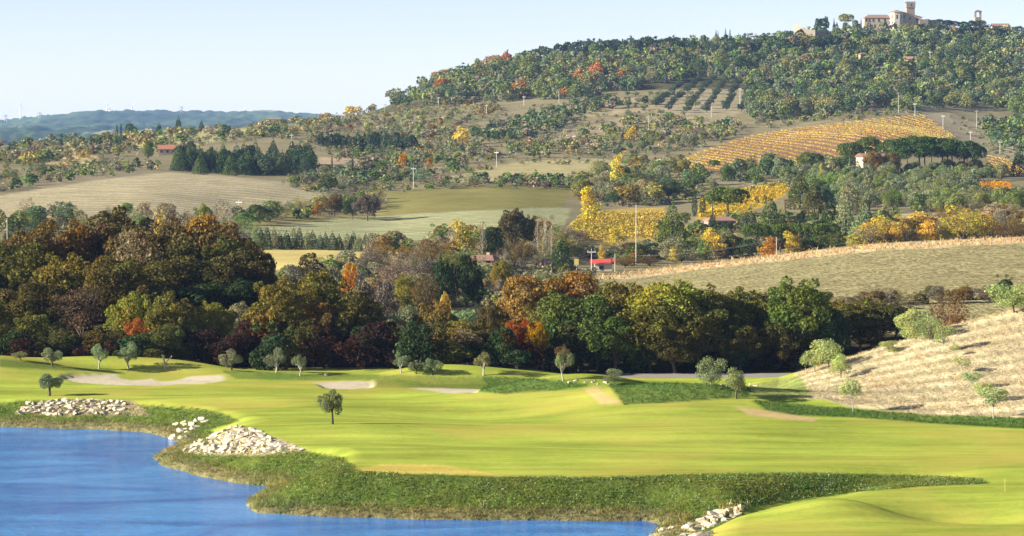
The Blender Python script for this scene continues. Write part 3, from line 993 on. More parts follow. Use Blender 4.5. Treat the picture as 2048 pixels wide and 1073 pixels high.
ORD = ("first second third fourth fifth sixth seventh eighth ninth tenth eleventh twelfth thirteenth fourteenth fifteenth sixteenth seventeenth eighteenth nineteenth twentieth "
       "twenty-first twenty-second twenty-third twenty-fourth twenty-fifth twenty-sixth twenty-seventh twenty-eighth twenty-ninth thirtieth").split()
def shorten(t):
    t = t if len(t.split()) <= 16 else t.replace('broadleaf tree', 'tree').replace('thin leaved tree', 'tree')
    return t if len(t.split()) <= 16 else t.replace(' from the left', ' from left')
def finish_labels():
    by = {}
    for o, b, u in PENDING:
        by.setdefault(b, []).append((u, o))
    for b, l in by.items():
        l.sort(key=lambda t: t[0])
        for i, (u, o) in enumerate(l):
            if len(l) == 1:
                o["label"] = b
            elif len(l) <= 30:
                o["label"] = b + ", " + ("leftmost" if i == 0 else "rightmost" if i == len(l) - 1 else ORD[i] + " from the left")
                o["group"] = b
            else:
                o["label"] = b
                o["group"] = b + " (many alike)"
            o["label"] = shorten(o["label"])

# ------------------------------------------------------------------ olives and young trees of the golf course
G = "on the fairway edge"
def golf_tree(kind, u, vbase, vtop, wpx, c, label, var=None, dmin=0):
    h = hit(u, vbase, dmin)
    x, y, z = h
    ht = (vbase - vtop) / FPX * y
    return plant(kind, x, y, z, ht * 1.02, wpx / FPX * y, c, "", False, label, u, var=var)

golf_tree('brush', 665, 849, 781, 56, 'GG', "lone brush shaped olive tree in the middle of the sunlit fairway", 0)
golf_tree('brush', 99, 792, 748, 50, 'GG', "small leaning dark olive tree above the left rock bank", 1)
for kind, u, vb, vt, w_, c, lb, v in [
    ('olive', 42, 722, 706, 32, 'GG', "low olive crown peeping over the grass mound at the left edge", 0),
    ('olive', 104, 733, 699, 38, 'GG', "round grey green olive bush on the left mound before the dark wood", 1),
    ('vase', 198, 738, 691, 42, 'GG', "two lobed olive tree behind the left end of the long bunker", 0),
    ('vase', 257, 738, 687, 38, 'GG', "tall olive tree with leaning top above the long bunker", 1),
    ('olive', 463, 741, 702, 44, 'GG', "broad olive tree right of the pruned bare trunk", 2),
    ('vase', 553, 745, 699, 50, 'GG', "largest forked olive tree of the pair before the purple shrubs", 2),
    ('vase', 600, 752, 713, 34, 'GG', "smaller forked olive tree beside the small grey boulder", 3),
    ('vase', 802, 746, 709, 36, 'GG', "thin olive tree above the middle mound, left of two low olives", 4),
    ('olive', 832, 748, 724, 38, 'GG', "low spreading olive bush above the middle mound", 3),
    ('olive', 864, 750, 720, 40, 'GG', "low olive bush before the yellow autumn tree", 4),
    ('vase', 967, 751, 707, 44, 'GG', "wide forked olive tree before the dark hollow in the wood", 0),
    ('willow', 1228, 768, 740, 40, 'GG', "round pale bush standing alone by the dark rough", 0),
    ('willow', 1422, 777, 718, 54, 'GG', "tall silvery olive tree left of its shorter neighbour", 1),
    ('olive', 1472, 797, 740, 50, 'GG', "silvery olive tree with slim trunk casting a long shadow", 1)]:
    golf_tree(kind, u, vb, vt - 2, w_ * 1.15, c, lb, v, 290)
o = golf_tree('vase', 1126, 762, 700, 48, 'GG', "olive tree overgrown with reddish brown creeper beside the path", 3, 290)
cr = PROTO['sparse'][1]["crown"]
ch = link("creeper", cr, o); ch.color = (.15, .092, .052, 1); ch.scale = (.85, .85, .72); ch.location = (0, 0, .42)
# pruned trunk with two bare limbs
x, y, z = hit(330, 737, 290)
pt = MB()
pt.tube([(0, 0, -.2), (0, 0, .5), (-.12, 0, 1.0), (-.18, 0, 1.6)], [.16, .13, .11, .09], 7)
pt.tube([(0, 0, .45), (.35, 0, .95), (.85, .05, 1.5)], [.09, .07, .05], 6)
pt.tube([(-.12, 0, 1.0), (-.35, .05, 1.5), (-.38, .05, 1.7)], [.07, .06, .05], 6)
o = pt.build("pruned_tree", M_PALEBARK); o.location = (x, y, z)
tag(o, "leafless pruned tree trunk with a forked limb above the bunker", "tree")

# light green young trees on the dry slope
for kind, u, vb, vt, w_, lb in [
    ('willow', 1630, 744, 697, 46, "pale green feathery tree at the foot of the slope crest, left of a pair"),
    ('willow', 1658, 740, 684, 60, "tallest pale green feathery tree on the lower slope crest"),
    ('willow', 1682, 758, 715, 44, "leaning pale green tree below the crest pair on the slope"),
    ('young', 1706, 824, 764, 46, "young tree with a clean thin trunk at the foot of the dry slope"),
    ('willow', 1812, 681, 630, 50, "pale green tree on the slope crest, left of the crest trio"),
    ('willow', 1832, 680, 623, 56, "tallest pale green tree of the trio on the slope crest"),
    ('willow', 1860, 681, 640, 50, "rounded pale green tree at the right of the crest trio"),
    ('young', 1886, 708, 657, 38, "slender young tree just below the crest trio"),
    ('young', 1909, 714, 694, 24, "tiny bush right of the slender tree below the crest"),
    ('young', 1924, 748, 718, 36, "small dull young tree halfway down the dry slope"),
    ('young', 1943, 780, 748, 34, "thin bare looking young tree in the middle of the dry slope"),
    ('young', 1966, 808, 770, 36, "young tree low on the slope, left of the last sapling"),
    ('young', 1987, 838, 780, 48, "tall sapling at the foot of the slope near the right edge"),
    ('willow', 2028, 626, 572, 90, "bushy pale green tree on top of the slope at the right edge"),
    ('willow', 1778, 706, 686, 40, "low bush on the crest line below the dark oaks")]:
    h = hit(u, vb, 270)
    golf_tree(kind, u, vb, vt - 4, w_ * 1.25, 'PG', lb, None, 270)

# ------------------------------------------------------------------ the woods behind the golf course
W1, W2, W3 = "in the front row of the left wood", "in the middle row of the left wood", "on top of the left wood"
for u, vt, d, w_, c, k in [
    (-40, 600, 372, 120, 'OG', 'oak'), (64, 626, 370, 110, 'OG', 'oak'), (262, 587, 374, 96, 'YG', 'oak'),
    (345, 587, 371, 100, 'OG', 'oak'), (426, 606, 373, 84, 'YG', 'oak'), (482, 606, 380, 66, 'GG', 'oak'), (10, 650, 366, 90, 'DO', 'oak'), (120, 660, 366, 90, 'DO', 'oak'),
    (210, 655, 366, 90, 'DO', 'oak'), (330, 650, 366, 100, 'DO', 'oak')]:
    tree(k, u, vt, d, w_ * 1.2, c, W1)
tree('sparse', 165, 572, 380, 128, 'RB', W1, label="thinning pinkish red autumn tree in the left wood")
tree('oak', 160, 582, 383, 110, 'RB', W1, label="dull red brown oak just behind the pinkish thinning tree")
tree('oak', 272, 638, 366, 60, 'RD', W1, label="rust red orange tree at the foot of the left wood")
for u, vt, d, w_, c in [(-60, 520, 392, 150, 'OG'), (38, 484, 396, 170, 'OG'), (128, 508, 390, 130, 'OG'), (236, 515, 385, 130, 'OG'), (0, 570, 386, 130, 'BR'), (325, 520, 396, 140, 'DO'),
                        (410, 512, 398, 150, 'DO'), (492, 500, 402, 110, 'DO'), (80, 560, 384, 120, 'DO'), (300, 570, 384, 110, 'DO'), (390, 570, 386, 120, 'DG'), (470, 560, 390, 110, 'DG')]:
    tree('oak', u, vt, d, w_ * 1.22, c, W2)
for u, vt, d, w_, c in [(-90, 470, 415, 170, 'BR'), (60, 466, 412, 140, 'BR'), (120, 441, 416, 150, 'OB'), (175, 450, 420, 130, 'RB'), (232, 420, 424, 170, 'BR'), (285, 452, 412, 150, 'BR'),
                        (350, 440, 420, 130, 'BR'), (410, 433, 424, 130, 'OB'), (455, 455, 418, 120, 'BR'), (500, 482, 412, 90, 'DO'), (330, 470, 408, 140, 'BR'), (440, 475, 408, 130, 'DO')]:
    tree('oak', u, vt, d, w_ * 1.22, c, W3)
tree('sparse', 262, 462, 406, 130, 'TN', W3)
tree('shrub', 418, 428, 426, 60, 'OR', W3, label="bright orange crown on top of the left wood")

CW = "in the middle of the wood"
for u, vt, d, w_, c in [(570, 556, 371, 140, 'OG'), (535, 620, 369, 60, 'OB'), (690, 578, 373, 140, 'DO'), (640, 543, 383, 110, 'OG'), (720, 610, 380, 90, 'DO'), (650, 600, 370, 90, 'OB'), (610, 640, 367, 80, 'DO'),
                        (740, 650, 368, 80, 'DG'), (870, 604, 384, 78, 'OB'), (905, 640, 374, 110, 'YG'), (822, 672, 366, 42, 'GN'), (985, 612, 377, 64, 'DO'), (950, 650, 372, 70, 'DO'), (775, 640, 376, 60, 'DO')]:
    tree('oak', u, vt, d, w_ * 1.22, c, CW)
tree('oak', 876, 672, 367, 74, 'OB', CW, label="golden yellow autumn tree at the foot of the wood above the mound", col=(.34, .19, .03))
tree('sparse', 880, 650, 368, 80, 'YL', CW)
tree('sparse', 930, 655, 370, 90, 'TN', CW)
for u, vt, d, w_ in [(795, 612, 402, 80), (835, 610, 404, 80), (870, 618, 400, 60), (925, 620, 402, 80), (770, 640, 396, 60)]:
    tree('willow', u, vt, d, w_ * 1.2, 'GG', "behind the middle of the wood")

RW = "in the right half of the wood"
for u, vt, d, w_, c in [(1055, 552, 386, 140, 'OB'), (1150, 545, 390, 120, 'OB'), (1160, 588, 372, 160, 'GN'), (1100, 600, 376, 110, 'OG'), (1250, 566, 379, 140, 'OG'), (1340, 563, 373, 150, 'YG'),
                        (1300, 600, 369, 140, 'OG'), (1425, 574, 375, 140, 'OG'), (1480, 578, 378, 120, 'OG'), (1400, 610, 370, 130, 'DO'), (1230, 630, 368, 110, 'GN'), (1595, 557, 373, 140, 'GN'), (1530, 583, 377, 110, 'OG'),
                        (1655, 618, 372, 90, 'DG'), (1690, 604, 386, 110, 'OG'), (1750, 600, 390, 120, 'OG'), (1720, 625, 380, 110, 'DO'), (1790, 612, 388, 90, 'DO'), (1560, 640, 370, 100, 'DO'), (1480, 650, 369, 100, 'DO'), (1350, 650, 367, 110, 'DO')]:
    tree('oak', u, vt, d, w_ * 1.22, c, RW)
tree('oak', 1032, 642, 367, 86, 'RD', RW, label="rust orange tree in the wood above the path, left of a yellow one")
tree('oak', 1072, 644, 366, 52, 'YL', RW, label="small golden yellow tree beside the rust orange tree in the wood", col=(.36, .22, .03))
tree('sparse', 1912, 590, 374, 110, 'TN', RW, label="tan brown twiggy tree behind the crest of the dry slope", col=(.17, .105, .05))
tree('shrub', 2006, 549, 456, 38, 'DG', RW, label="dark round evergreen on the hedge below the ploughed field")
# undergrowth along the foot of the wood
for i in range(64):
    u = -60 + i * 26.5 + RNG.uniform(-10, 10)
    d = RNG.uniform(361, 369)
    if u > 1060: d = RNG.uniform(367, 374)
    red = (400 < u < 540) or (600 < u < 760) or RNG.random() < .1
    tree('shrub', u, 748 - RNG.uniform(45, 105) - (20 if 400 < u < 540 or 600 < u < 760 else 0), d, RNG.uniform(60, 105), 'PR' if red else RNG.choice(['DG', 'DO', 'DG']), "in the undergrowth below the wood")
# hedge below the ploughed field
for i in range(24):
    u = 1640 + i * 15.5 + RNG.uniform(-5, 5)
    tree('thicket' if RNG.random() < .5 else 'shrub', u, 592 - (u - 1640) * .055 + RNG.uniform(-9, 6), 447 + RNG.uniform(-2, 2), RNG.uniform(30, 50), RNG.choice(['PU', 'BR', 'DO']), "in the hedge below the ploughed field", True)

# ------------------------------------------------------------------ valley and hillside plants
V1 = "in the valley between wood and houses"
for k, u, vt, d, w_, c in [
    ('shrub', 620, 505, 560, 62, 'DO'), ('shrub', 700, 526, 520, 44, 'OR'), ('sparse', 742, 496, 600, 64, 'PU'), ('pine', 797, 462, 690, 32, 'GN'), ('pine', 880, 457, 700, 32, 'BG'),
    ('poplar', 925, 440, 662, 62, 'YL'), ('oak', 985, 454, 668, 52, 'DG'), ('oak', 1025, 419, 722, 62, 'DO'), ('oak', 1062, 432, 724, 44, 'OG'), ('oak', 812, 552, 500, 56, 'YG'), ('oak', 886, 517, 500, 50, 'DG'),
    ('oak', 932, 510, 501, 62, 'DG'), ('oak', 1003, 522, 560, 46, 'YG'), ('sparse', 856, 480, 602, 74, 'OB'), ('shrub', 806, 498, 610, 42, 'OB'), ('pine', 1124, 480, 664, 54, 'DG'), ('sparse', 1046, 478, 640, 64, 'BR'),
    ('shrub', 966, 470, 690, 40, 'DG'), ('sparse', 830, 505, 560, 70, 'PU'), ('sparse', 785, 520, 540, 70, 'TN'), ('sparse', 850, 545, 470, 70, 'BR'), ('shrub', 660, 535, 500, 50, 'PU'), ('shrub', 585, 530, 520, 56, 'PU'), ('shrub', 720, 560, 470, 60, 'PU'),
    ('shrub', 770, 560, 480, 56, 'PU'), ('shrub', 890, 585, 440, 34, 'YL'), ('oak', 955, 540, 510, 34, 'DG'), ('sparse', 905, 500, 585, 60, 'YG')]:
    tree(k, u, vt, d, w_, c, V1)
for u, vt, d in [(965, 436, 645), (1075, 440, 640), (1090, 436, 642), (1103, 446, 640), (1010, 500, 600), (905, 455, 660)]:
    tree('bare', u, vt, d, 34, 'TN', "with pale trunk rising above the valley houses")
V2 = "behind the road above the ploughed field"
for k, u, vt, d, w_, c in [
    ('poplar', 1232, 452, 770, 48, 'YL'), ('poplar', 1205, 490, 720, 24, 'YL'), ('poplar', 1430, 457, 735, 62, 'YL'), ('poplar', 1350, 495, 720, 34, 'YL'), ('poplar', 1540, 474, 705, 48, 'OR'), ('poplar', 1586, 463, 708, 52, 'YL'),
    ('poplar', 1730, 446, 700, 54, 'YL'), ('poplar', 1760, 432, 702, 58, 'YL'), ('sparse', 1775, 440, 698, 80, 'YL'), ('poplar', 1790, 446, 700, 46, 'YL'), ('poplar', 1712, 468, 695, 46, 'YL'), ('sparse', 1745, 450, 696, 80, 'TN'), ('sparse', 1815, 458, 705, 60, 'TN'), ('poplar', 1862, 440, 705, 66, 'YL'), ('sparse', 1925, 420, 722, 110, 'YL'), ('sparse', 1960, 425, 724, 90, 'YL'), ('sparse', 2012, 440, 718, 80, 'OB'),
    ('shrub', 1270, 485, 740, 60, 'DO'), ('shrub', 1310, 478, 745, 56, 'BG'), ('shrub', 1350, 478, 745, 60, 'GG'), ('shrub', 1385, 482, 745, 56, 'DO'), ('sparse', 1250, 515, 690, 60, 'OB'), ('sparse', 1300, 512, 690, 60, 'BR'), ('shrub', 1180, 490, 740, 40, 'DG'),
    ('shrub', 1500, 478, 730, 60, 'DG'), ('shrub', 1465, 470, 735, 50, 'DG'), ('shrub', 1640, 470, 715, 60, 'GN'), ('shrub', 1675, 466, 712, 50, 'GN'), ('shrub', 1615, 480, 712, 50, 'DG'), ('poplar', 2045, 445, 720, 50, 'OB'), ('poplar', 1890, 450, 706, 44, 'YL')]:
    tree(k, u, vt, d, w_, c, V2)
tree('poplar', 1175, 373, 885, 52, 'YL', "", label="bright yellow poplar at the corner of the golden vineyard", col=(.56, .43, .07))
V3 = "around the villa with the cypresses"
tree('poplar', 1232, 307, 1080, 34, 'YL', "", label="tall yellow poplar above the small field left of the vineyard", col=(.56, .46, .10))
for k, u, vt, d, w_, c in [
    ('pine', 1345, 408, 940, 62, 'GN'), ('umbrella', 1455, 374, 985, 92, 'GN'), ('umbrella', 1425, 382, 990, 56, 'GN'), ('cypress', 1389, 385, 935, 13, 'DG'), ('cypress', 1405, 388, 930, 14, 'DG'), ('pine', 1425, 425, 815, 24, 'DG'), ('shrub', 1460, 446, 812, 34, 'DG'), ('shrub', 1412, 448, 810, 30, 'DG'), ('shrub', 1370, 425, 930, 34, 'GN'),
    ('pine', 1500, 416, 915, 56, 'BG'), ('pine', 1540, 398, 960, 60, 'GN'), ('pine', 1560, 425, 880, 60, 'DG'), ('umbrella', 1512, 447, 850, 64, 'GN'), ('umbrella', 1560, 448, 850, 60, 'GN'), ('umbrella', 1605, 446, 850, 66, 'GN'), ('umbrella', 1650, 445, 846, 60, 'GN'),
    ('pine', 1600, 346, 1010, 60, 'DO'), ('pine', 1625, 370, 990, 60, 'DO'), ('pine', 1700, 360, 985, 60, 'GG'), ('pine', 1735, 350, 995, 46, 'GG'), ('pine', 1690, 400, 900, 60, 'GG'), ('pine', 1730, 410, 890, 60, 'GG'), ('pine', 1660, 400, 920, 50, 'DG'), ('pine', 1770, 415, 880, 46, 'DG'),
    ('cypress', 1513, 393, 1000, 10, 'DG'), ('cypress', 1530, 388, 1002, 10, 'DG'), ('shrub', 1330, 440, 900, 40, 'DG'), ('shrub', 1590, 425, 880, 50, 'DG'), ('shrub', 1640, 440, 860, 60, 'DG'), ('pine', 1710, 440, 850, 46, 'GG'), ('pine', 1780, 425, 850, 36, 'GG')]:
    tree(k, u, vt, d, w_, c, V3)
V4 = "in the umbrella pine grove before the vineyard"
for u, vt, d, w_ in [(1790, 283, 1150, 60), (1815, 276, 1165, 64), (1840, 277, 1150, 62), (1862, 278, 1160, 58), (1885, 280, 1150, 60), (1905, 282, 1162, 58), (1928, 285, 1150, 60), (1948, 292, 1155, 48), (1800, 296, 1135, 50), (1850, 290, 1140, 56), (1895, 290, 1142, 56), (1935, 296, 1140, 46)]:
    tree('umbrella', u, vt - 4, d, w_ * 1.15, 'GN' if u < 1840 else 'DG', V4, False, col=(.055, .095, .03))
for k, u, vt, d, w_, c, lb in [('umbrella', 1733, 273, 1180, 62, 'GN', "umbrella pine rising behind the stone farmhouse"), ('umbrella', 1700, 284, 1170, 56, 'GN', "umbrella pine left of the farmhouse in the grove"),
                               ('umbrella', 1622, 304, 1120, 56, 'GN', "lone bushy umbrella pine left of the farmhouse"), ('umbrella', 1428, 320, 1200, 28, 'GN', "single small umbrella pine on the lower edge of the vineyard"),
                               ('oak', 1748, 303, 1115, 44, 'OB', "golden brown tree before the stone farmhouse"), ('oak', 1783, 304, 1116, 40, 'BR', "dull brown tree right of the stone farmhouse"), ('poplar', 1641, 328, 1090, 15, 'YL', "small bright yellow tree among dark pines"),
                               ('pine', 2040, 298, 1160, 46, 'DG', "dark cedar at the right edge beside the vineyard"), ('pine', 1997, 330, 1130, 20, 'DG', "small dark conifer right of the umbrella pine grove")]:
    tree(k, u, vt, d, w_, c, "", False, lb)
for i in range(5):
    tree('pine', 1660 + i * 18, 325 + RNG.uniform(-15, 15), 1110, 30, 'DG', V3)
# row of small pines below the pale field
for i in range(22):
    u = 508 + i * 13.2 + RNG.uniform(-2, 2)
    tree('pine', u, 458 + .05 * (u - 508) + RNG.uniform(-8, 5), 708 + RNG.uniform(-3, 8), RNG.uniform(20, 29), RNG.choice(['DG', 'BG', 'GG']), "in the row below the pale green field")
# dark wood beside the farmhouse
V5 = "in the dark pine wood below the far farmhouse"
for i in range(80):
    u = RNG.uniform(352, 628)
    t = (u - 352) / 276
    d = RNG.uniform(1195, 1320)
    v = float(proj(*atd(u, d))[1])
    tree('pine' if RNG.random() < .6 else 'round', u, v - RNG.uniform(36, 52), d, RNG.uniform(26, 40), RNG.choice(['DG', 'DG', 'HD', 'BG']), V5, True)
for i in range(18):
    u = 640 + i * 11
    tree('round', u, 262 + 12 * RNG.random(), 1430 + RNG.uniform(-15, 15), RNG.uniform(20, 30), RNG.choice(['DG', 'BG']), "in the dark tree belt on the hillside", True)
for k, u, vt, d, w_, c, lb in [('cypress', 664, 310, 1240, 4.5, 'DG', "thin dark cypress in the fallow plot, left of two"), ('cypress', 705, 312, 1240, 4.5, 'DG', "thin dark cypress in the fallow plot, right of two"),
                               ('cypress', 234, 248, 1650, 5, 'DG', "shorter cypress of the pair on the left ridge"), ('cypress', 242, 246, 1650, 5, 'DG', "taller cypress of the pair on the left ridge"), ('round', 261, 247, 1650, 30, 'GN', "rounded green tree beside the cypress pair on the ridge"),
                               ('pine', 357, 233, 1690, 18, 'DG', "tall dark pine on the left ridge"), ('pine', 318, 246, 1680, 18, 'DG', "dark conifer left of the tall ridge pine"), ('pine', 403, 241, 1690, 14, 'DG', "conical pine right of the tall ridge pine"),
                               ('round', 766, 322, 1230, 34, 'GN', "bright green pine crown beside the fallow plot"), ('round', 805, 306, 1260, 22, 'OR', "orange autumn tree above the fallow plot"), ('poplar', 858, 316, 1240, 18, 'OR', "narrow orange tree left of the hedge field"),
                               ('round', 925, 252, 1560, 44, 'YL', "large yellow tree on the scrubby hillside"), ('round', 1266, 252, 1560, 36, 'YL', "pale yellow bush above the olive plot"), ('oak', 297, 282, 1330, 24, 'GN', "green tree left of the red roofed farmhouse"),
                               ('poplar', 633, 406, 965, 22, 'OR', "bright orange tree on the hedge between the fields"), ('oak', 668, 388, 985, 50, 'BR', "brown oak on the hedge between the fields"), ('oak', 735, 390, 985, 60, 'PU', "purplish bare oak clump on the hedge"), ('oak', 705, 398, 975, 46, 'DG', "dark oak in the hedge clump"),
                               ('shrub', 318, 420, 700, 26, 'YL', "small bright yellow tree behind the left wood"), ('pine', 140, 407, 760, 26, 'DG', "dark conifer behind the left wood"), ('shrub', 404, 407, 720, 28, 'YG', "yellow green sapling behind the left wood"),
                               ('pine', 30, 432, 720, 60, 'DG', "bluish dark trees at the left edge behind the wood"), ('shrub', 80, 440, 700, 60, 'BG', "bluish shrub mass behind the left wood"), ('pine', 600, 405, 960, 12, 'DG', "small dark conifer in the hedge strip")]:
    tree(k, u, vt, d, w_, c, "", None, lb)

# cypresses and trees on the castle hill skyline
for k, u, vt, vb, w_, c, lb in [('cypress', 1432, 59, 86, 5.5, 'DG', "tallest cypress of the left skyline pair"), ('cypress', 1436, 61, 86, 4, 'DG', "thin cypress beside the tallest on the skyline"), ('cypress', 1451, 57, 86, 5, 'DG', "middle cypress on the skyline left of the castle"),
                                ('cypress', 1460, 58, 86, 4.5, 'DG', "cypress right of the middle one on the skyline"), ('cypress', 1477, 66, 90, 3, 'DG', "shortest cypress on the skyline left of the castle"),
                                ('cypress', 1668, 36, 62, 5, 'DG', "pointed cypress left of the rounded umbrella pine by the castle"), ('cypress', 1722, 38, 62, 4, 'DG', "thin cypress touching the castle wing"),
                                ('round', 1642, 34, 66, 36, 'DG', "broad dark evergreen on the castle terrace"), ('umbrella', 1692, 27, 66, 34, 'YG', "sunlit rounded umbrella pine beside the castle wing"), ('round', 1671, 46, 66, 18, 'DG', "small dark round tree under the skyline cypress"),
                                ('round', 1692, 45, 66, 20, 'DG', "dark clipped tree below the sunlit umbrella pine"), ('round', 1711, 40, 66, 18, 'GN', "green tree between umbrella pine and castle wing")]:
    h = hit(u, vb) or atd(u, 2200)
    d = min(h[1], 2240)
    tree(k, u, vt, d, w_, c, "", True, lb)
for i, (u, vt, w_) in enumerate([(1880, 38, 26), (1895, 40, 24), (1910, 42, 26), (1925, 43, 26), (1942, 41, 26), (1960, 40, 30), (2035, 52, 26), (1985, 52, 34), (2000, 56, 30), (2010, 50, 24)]):
    tree('umbrella' if i < 7 else 'round', u, vt, 2215, w_, 'GN' if i in (0, 5, 6) else 'DG', "on the skyline right of the castle", True)
for i in range(26):
    u = 1120 + i * 15.5
    tree('round', u, np.interp(u, [1120, 1170, 1330, 1420, 1520], [88, 75, 72, 82, 78]) + RNG.uniform(-3, 8), 2150 + RNG.uniform(-20, 40), RNG.uniform(26, 40), RNG.choice(['DG', 'DG', 'BG']), "with dark crown along the hill crest", True)

for i, (u, vt, w_, d) in enumerate([(1738, 45, 14, 2185), (1772, 43, 16, 2184), (1786, 44, 18, 2182), (1806, 48, 16, 2184), (1822, 50, 18, 2182), (1840, 47, 20, 2184), (1860, 48, 26, 2182), (1600, 58, 22, 2130), (1655, 66, 26, 2125), (1690, 66, 22, 2125), (1725, 64, 24, 2130), (1580, 62, 26, 2135)]):
    tree('round', u, vt, d, w_, 'DG', "on the terrace below the castle walls", True)
for i, u in enumerate(range(1872, 1976, 11)):
    tree('round', u, 50 + RNG.uniform(-3, 5), 2205, RNG.uniform(20, 28), 'DG', "under the skyline umbrella pines", True)
for i, u in enumerate(range(1530, 1720, 14)):
    tree('round', u, 72 + RNG.uniform(-3, 6), 2120, RNG.uniform(24, 32), RNG.choice(['DG', 'DO', 'GN']), "on the slope below the ruined wall", True)
# scattered cover: (polygon, spacing px, height m range, kinds, palette, phrase)
def scatter(poly, n, hr, kinds, pal, where, wr=(.9, 1.4), dmin=0, mass=None, keep=0, mind=.62):
    p = np.array(poly, float)
    lo, hi = p.min(0), p.max(0)
    out = []
    tries = 0
    grid = {}
    while len(out) < n and tries < n * 14:
        tries += 1
        u, v = RNG.uniform(lo[0], hi[0]), RNG.uniform(lo[1], hi[1])
        if not inpoly(np.array([u]), np.array([v]), poly)[0]:
            continue
        h = hit(u, v, dmin)
        if h is None or h[1] > 2330:
            continue
        x, y, z = h
        ht = RNG.uniform(*hr)
        wm = ht * RNG.uniform(*wr)
        r = wm * mind
        key = (int(x // 8), int(y // 8))
        bad = False
        for a in (-1, 0, 1):
            for b in (-1, 0, 1):
                for (x2, y2, r2) in grid.get((key[0] + a, key[1] + b), ()):
                    if (x - x2) ** 2 + (y - y2) ** 2 < (.5 * (r + r2)) ** 2:
                        bad = True
        if bad:
            continue
        grid.setdefault(key, []).append((x, y, r))
        out.append((u, v, x, y, z, ht, wm))
    for (u, v, x, y, z, ht, wm) in out:
        k = kinds[RNG.integers(len(kinds))]
        c = pal[RNG.integers(len(pal))]
        SCAT.append((ht * wm / y / y, k, c, where, u, x, y, z, ht, wm))
SCAT = []
HILLW = "in the woodland on the castle hill"
SLOPE = "on the scrubby lower hillside"
HILL = [(735, 222), (800, 188), (870, 150), (1000, 122), (1170, 98), (1400, 90), (1520, 82), (1600, 76), (1700, 70), (1800, 70), (2060, 76), (2060, 235), (1960, 215), (1780, 222), (1600, 238), (1500, 246), (1500, 168), (1400, 160), (1280, 178), (1150, 200), (1000, 205), (860, 214)]
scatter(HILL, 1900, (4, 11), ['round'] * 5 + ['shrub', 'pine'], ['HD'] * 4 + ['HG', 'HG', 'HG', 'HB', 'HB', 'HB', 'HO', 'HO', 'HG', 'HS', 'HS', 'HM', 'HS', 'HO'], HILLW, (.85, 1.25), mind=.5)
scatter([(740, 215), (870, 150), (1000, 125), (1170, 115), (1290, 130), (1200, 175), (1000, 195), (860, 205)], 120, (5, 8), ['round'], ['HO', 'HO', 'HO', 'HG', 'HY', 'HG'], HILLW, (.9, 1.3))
def spot(u, v, w_, c, col):
    h = hit(u, v + 6) or atd(u, 2150)
    if h[1] > 2330: h = atd(u, 2150)
    plant('round', *h, w_ / FPX * h[1] * .95, w_ / FPX * h[1] * 1.1, c, HILLW, True, None, u, col)
for (u, v, w_) in [(875, 148, 26), (885, 182, 34), (905, 184, 24), (1040, 186, 32), (1052, 190, 24), (1160, 164, 34), (1195, 160, 44), (1180, 168, 30), (1240, 158, 26), (985, 118, 26), (1010, 114, 30), (1612, 124, 22), (1128, 190, 24)]:
    spot(u, v, w_, 'RD', (.40, .17, .06))
for (u, v, w_) in [(700, 214, 26), (715, 210, 22), (745, 208, 18), (655, 222, 24), (795, 202, 16), (1740, 128, 22), (1060, 110, 16), (1270, 120, 20), (1300, 130, 26), (1180, 122, 18), (890, 152, 26)]:
    spot(u, v, w_, 'YL', None)
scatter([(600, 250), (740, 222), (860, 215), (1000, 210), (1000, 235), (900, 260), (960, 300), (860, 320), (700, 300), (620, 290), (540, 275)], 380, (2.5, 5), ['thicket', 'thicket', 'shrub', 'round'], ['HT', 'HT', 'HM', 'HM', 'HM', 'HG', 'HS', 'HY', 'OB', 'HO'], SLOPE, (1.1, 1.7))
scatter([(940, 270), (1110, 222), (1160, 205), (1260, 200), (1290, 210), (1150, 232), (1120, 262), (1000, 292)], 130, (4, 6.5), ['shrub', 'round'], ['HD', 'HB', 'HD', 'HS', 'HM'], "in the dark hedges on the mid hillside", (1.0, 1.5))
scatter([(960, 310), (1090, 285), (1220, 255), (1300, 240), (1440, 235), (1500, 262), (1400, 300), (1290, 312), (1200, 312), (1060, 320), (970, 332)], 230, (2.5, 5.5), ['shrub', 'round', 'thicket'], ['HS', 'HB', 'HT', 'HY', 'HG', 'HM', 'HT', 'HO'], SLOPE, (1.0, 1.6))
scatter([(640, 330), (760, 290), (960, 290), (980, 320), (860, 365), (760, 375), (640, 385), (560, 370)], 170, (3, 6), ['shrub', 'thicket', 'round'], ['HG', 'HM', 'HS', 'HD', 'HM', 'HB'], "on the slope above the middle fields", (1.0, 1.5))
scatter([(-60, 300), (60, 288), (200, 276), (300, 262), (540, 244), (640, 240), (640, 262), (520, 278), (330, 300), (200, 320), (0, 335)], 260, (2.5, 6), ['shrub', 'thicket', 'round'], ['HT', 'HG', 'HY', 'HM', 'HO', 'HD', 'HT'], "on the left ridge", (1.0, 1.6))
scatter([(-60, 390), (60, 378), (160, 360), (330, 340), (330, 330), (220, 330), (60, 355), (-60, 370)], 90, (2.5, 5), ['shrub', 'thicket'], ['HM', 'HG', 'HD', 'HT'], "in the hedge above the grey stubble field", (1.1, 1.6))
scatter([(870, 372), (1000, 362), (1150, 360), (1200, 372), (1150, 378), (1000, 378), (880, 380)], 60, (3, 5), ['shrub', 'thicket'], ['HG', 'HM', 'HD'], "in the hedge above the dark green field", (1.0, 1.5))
scatter([(1140, 400), (1160, 370), (1220, 345), (1330, 335), (1410, 355), (1400, 395), (1320, 412), (1200, 415)], 90, (4, 8), ['shrub', 'thicket', 'round', 'oak'], ['HT', 'HO', 'HY', 'HG', 'HD', 'OB', 'HS'], "between the vineyards", (.9, 1.4))
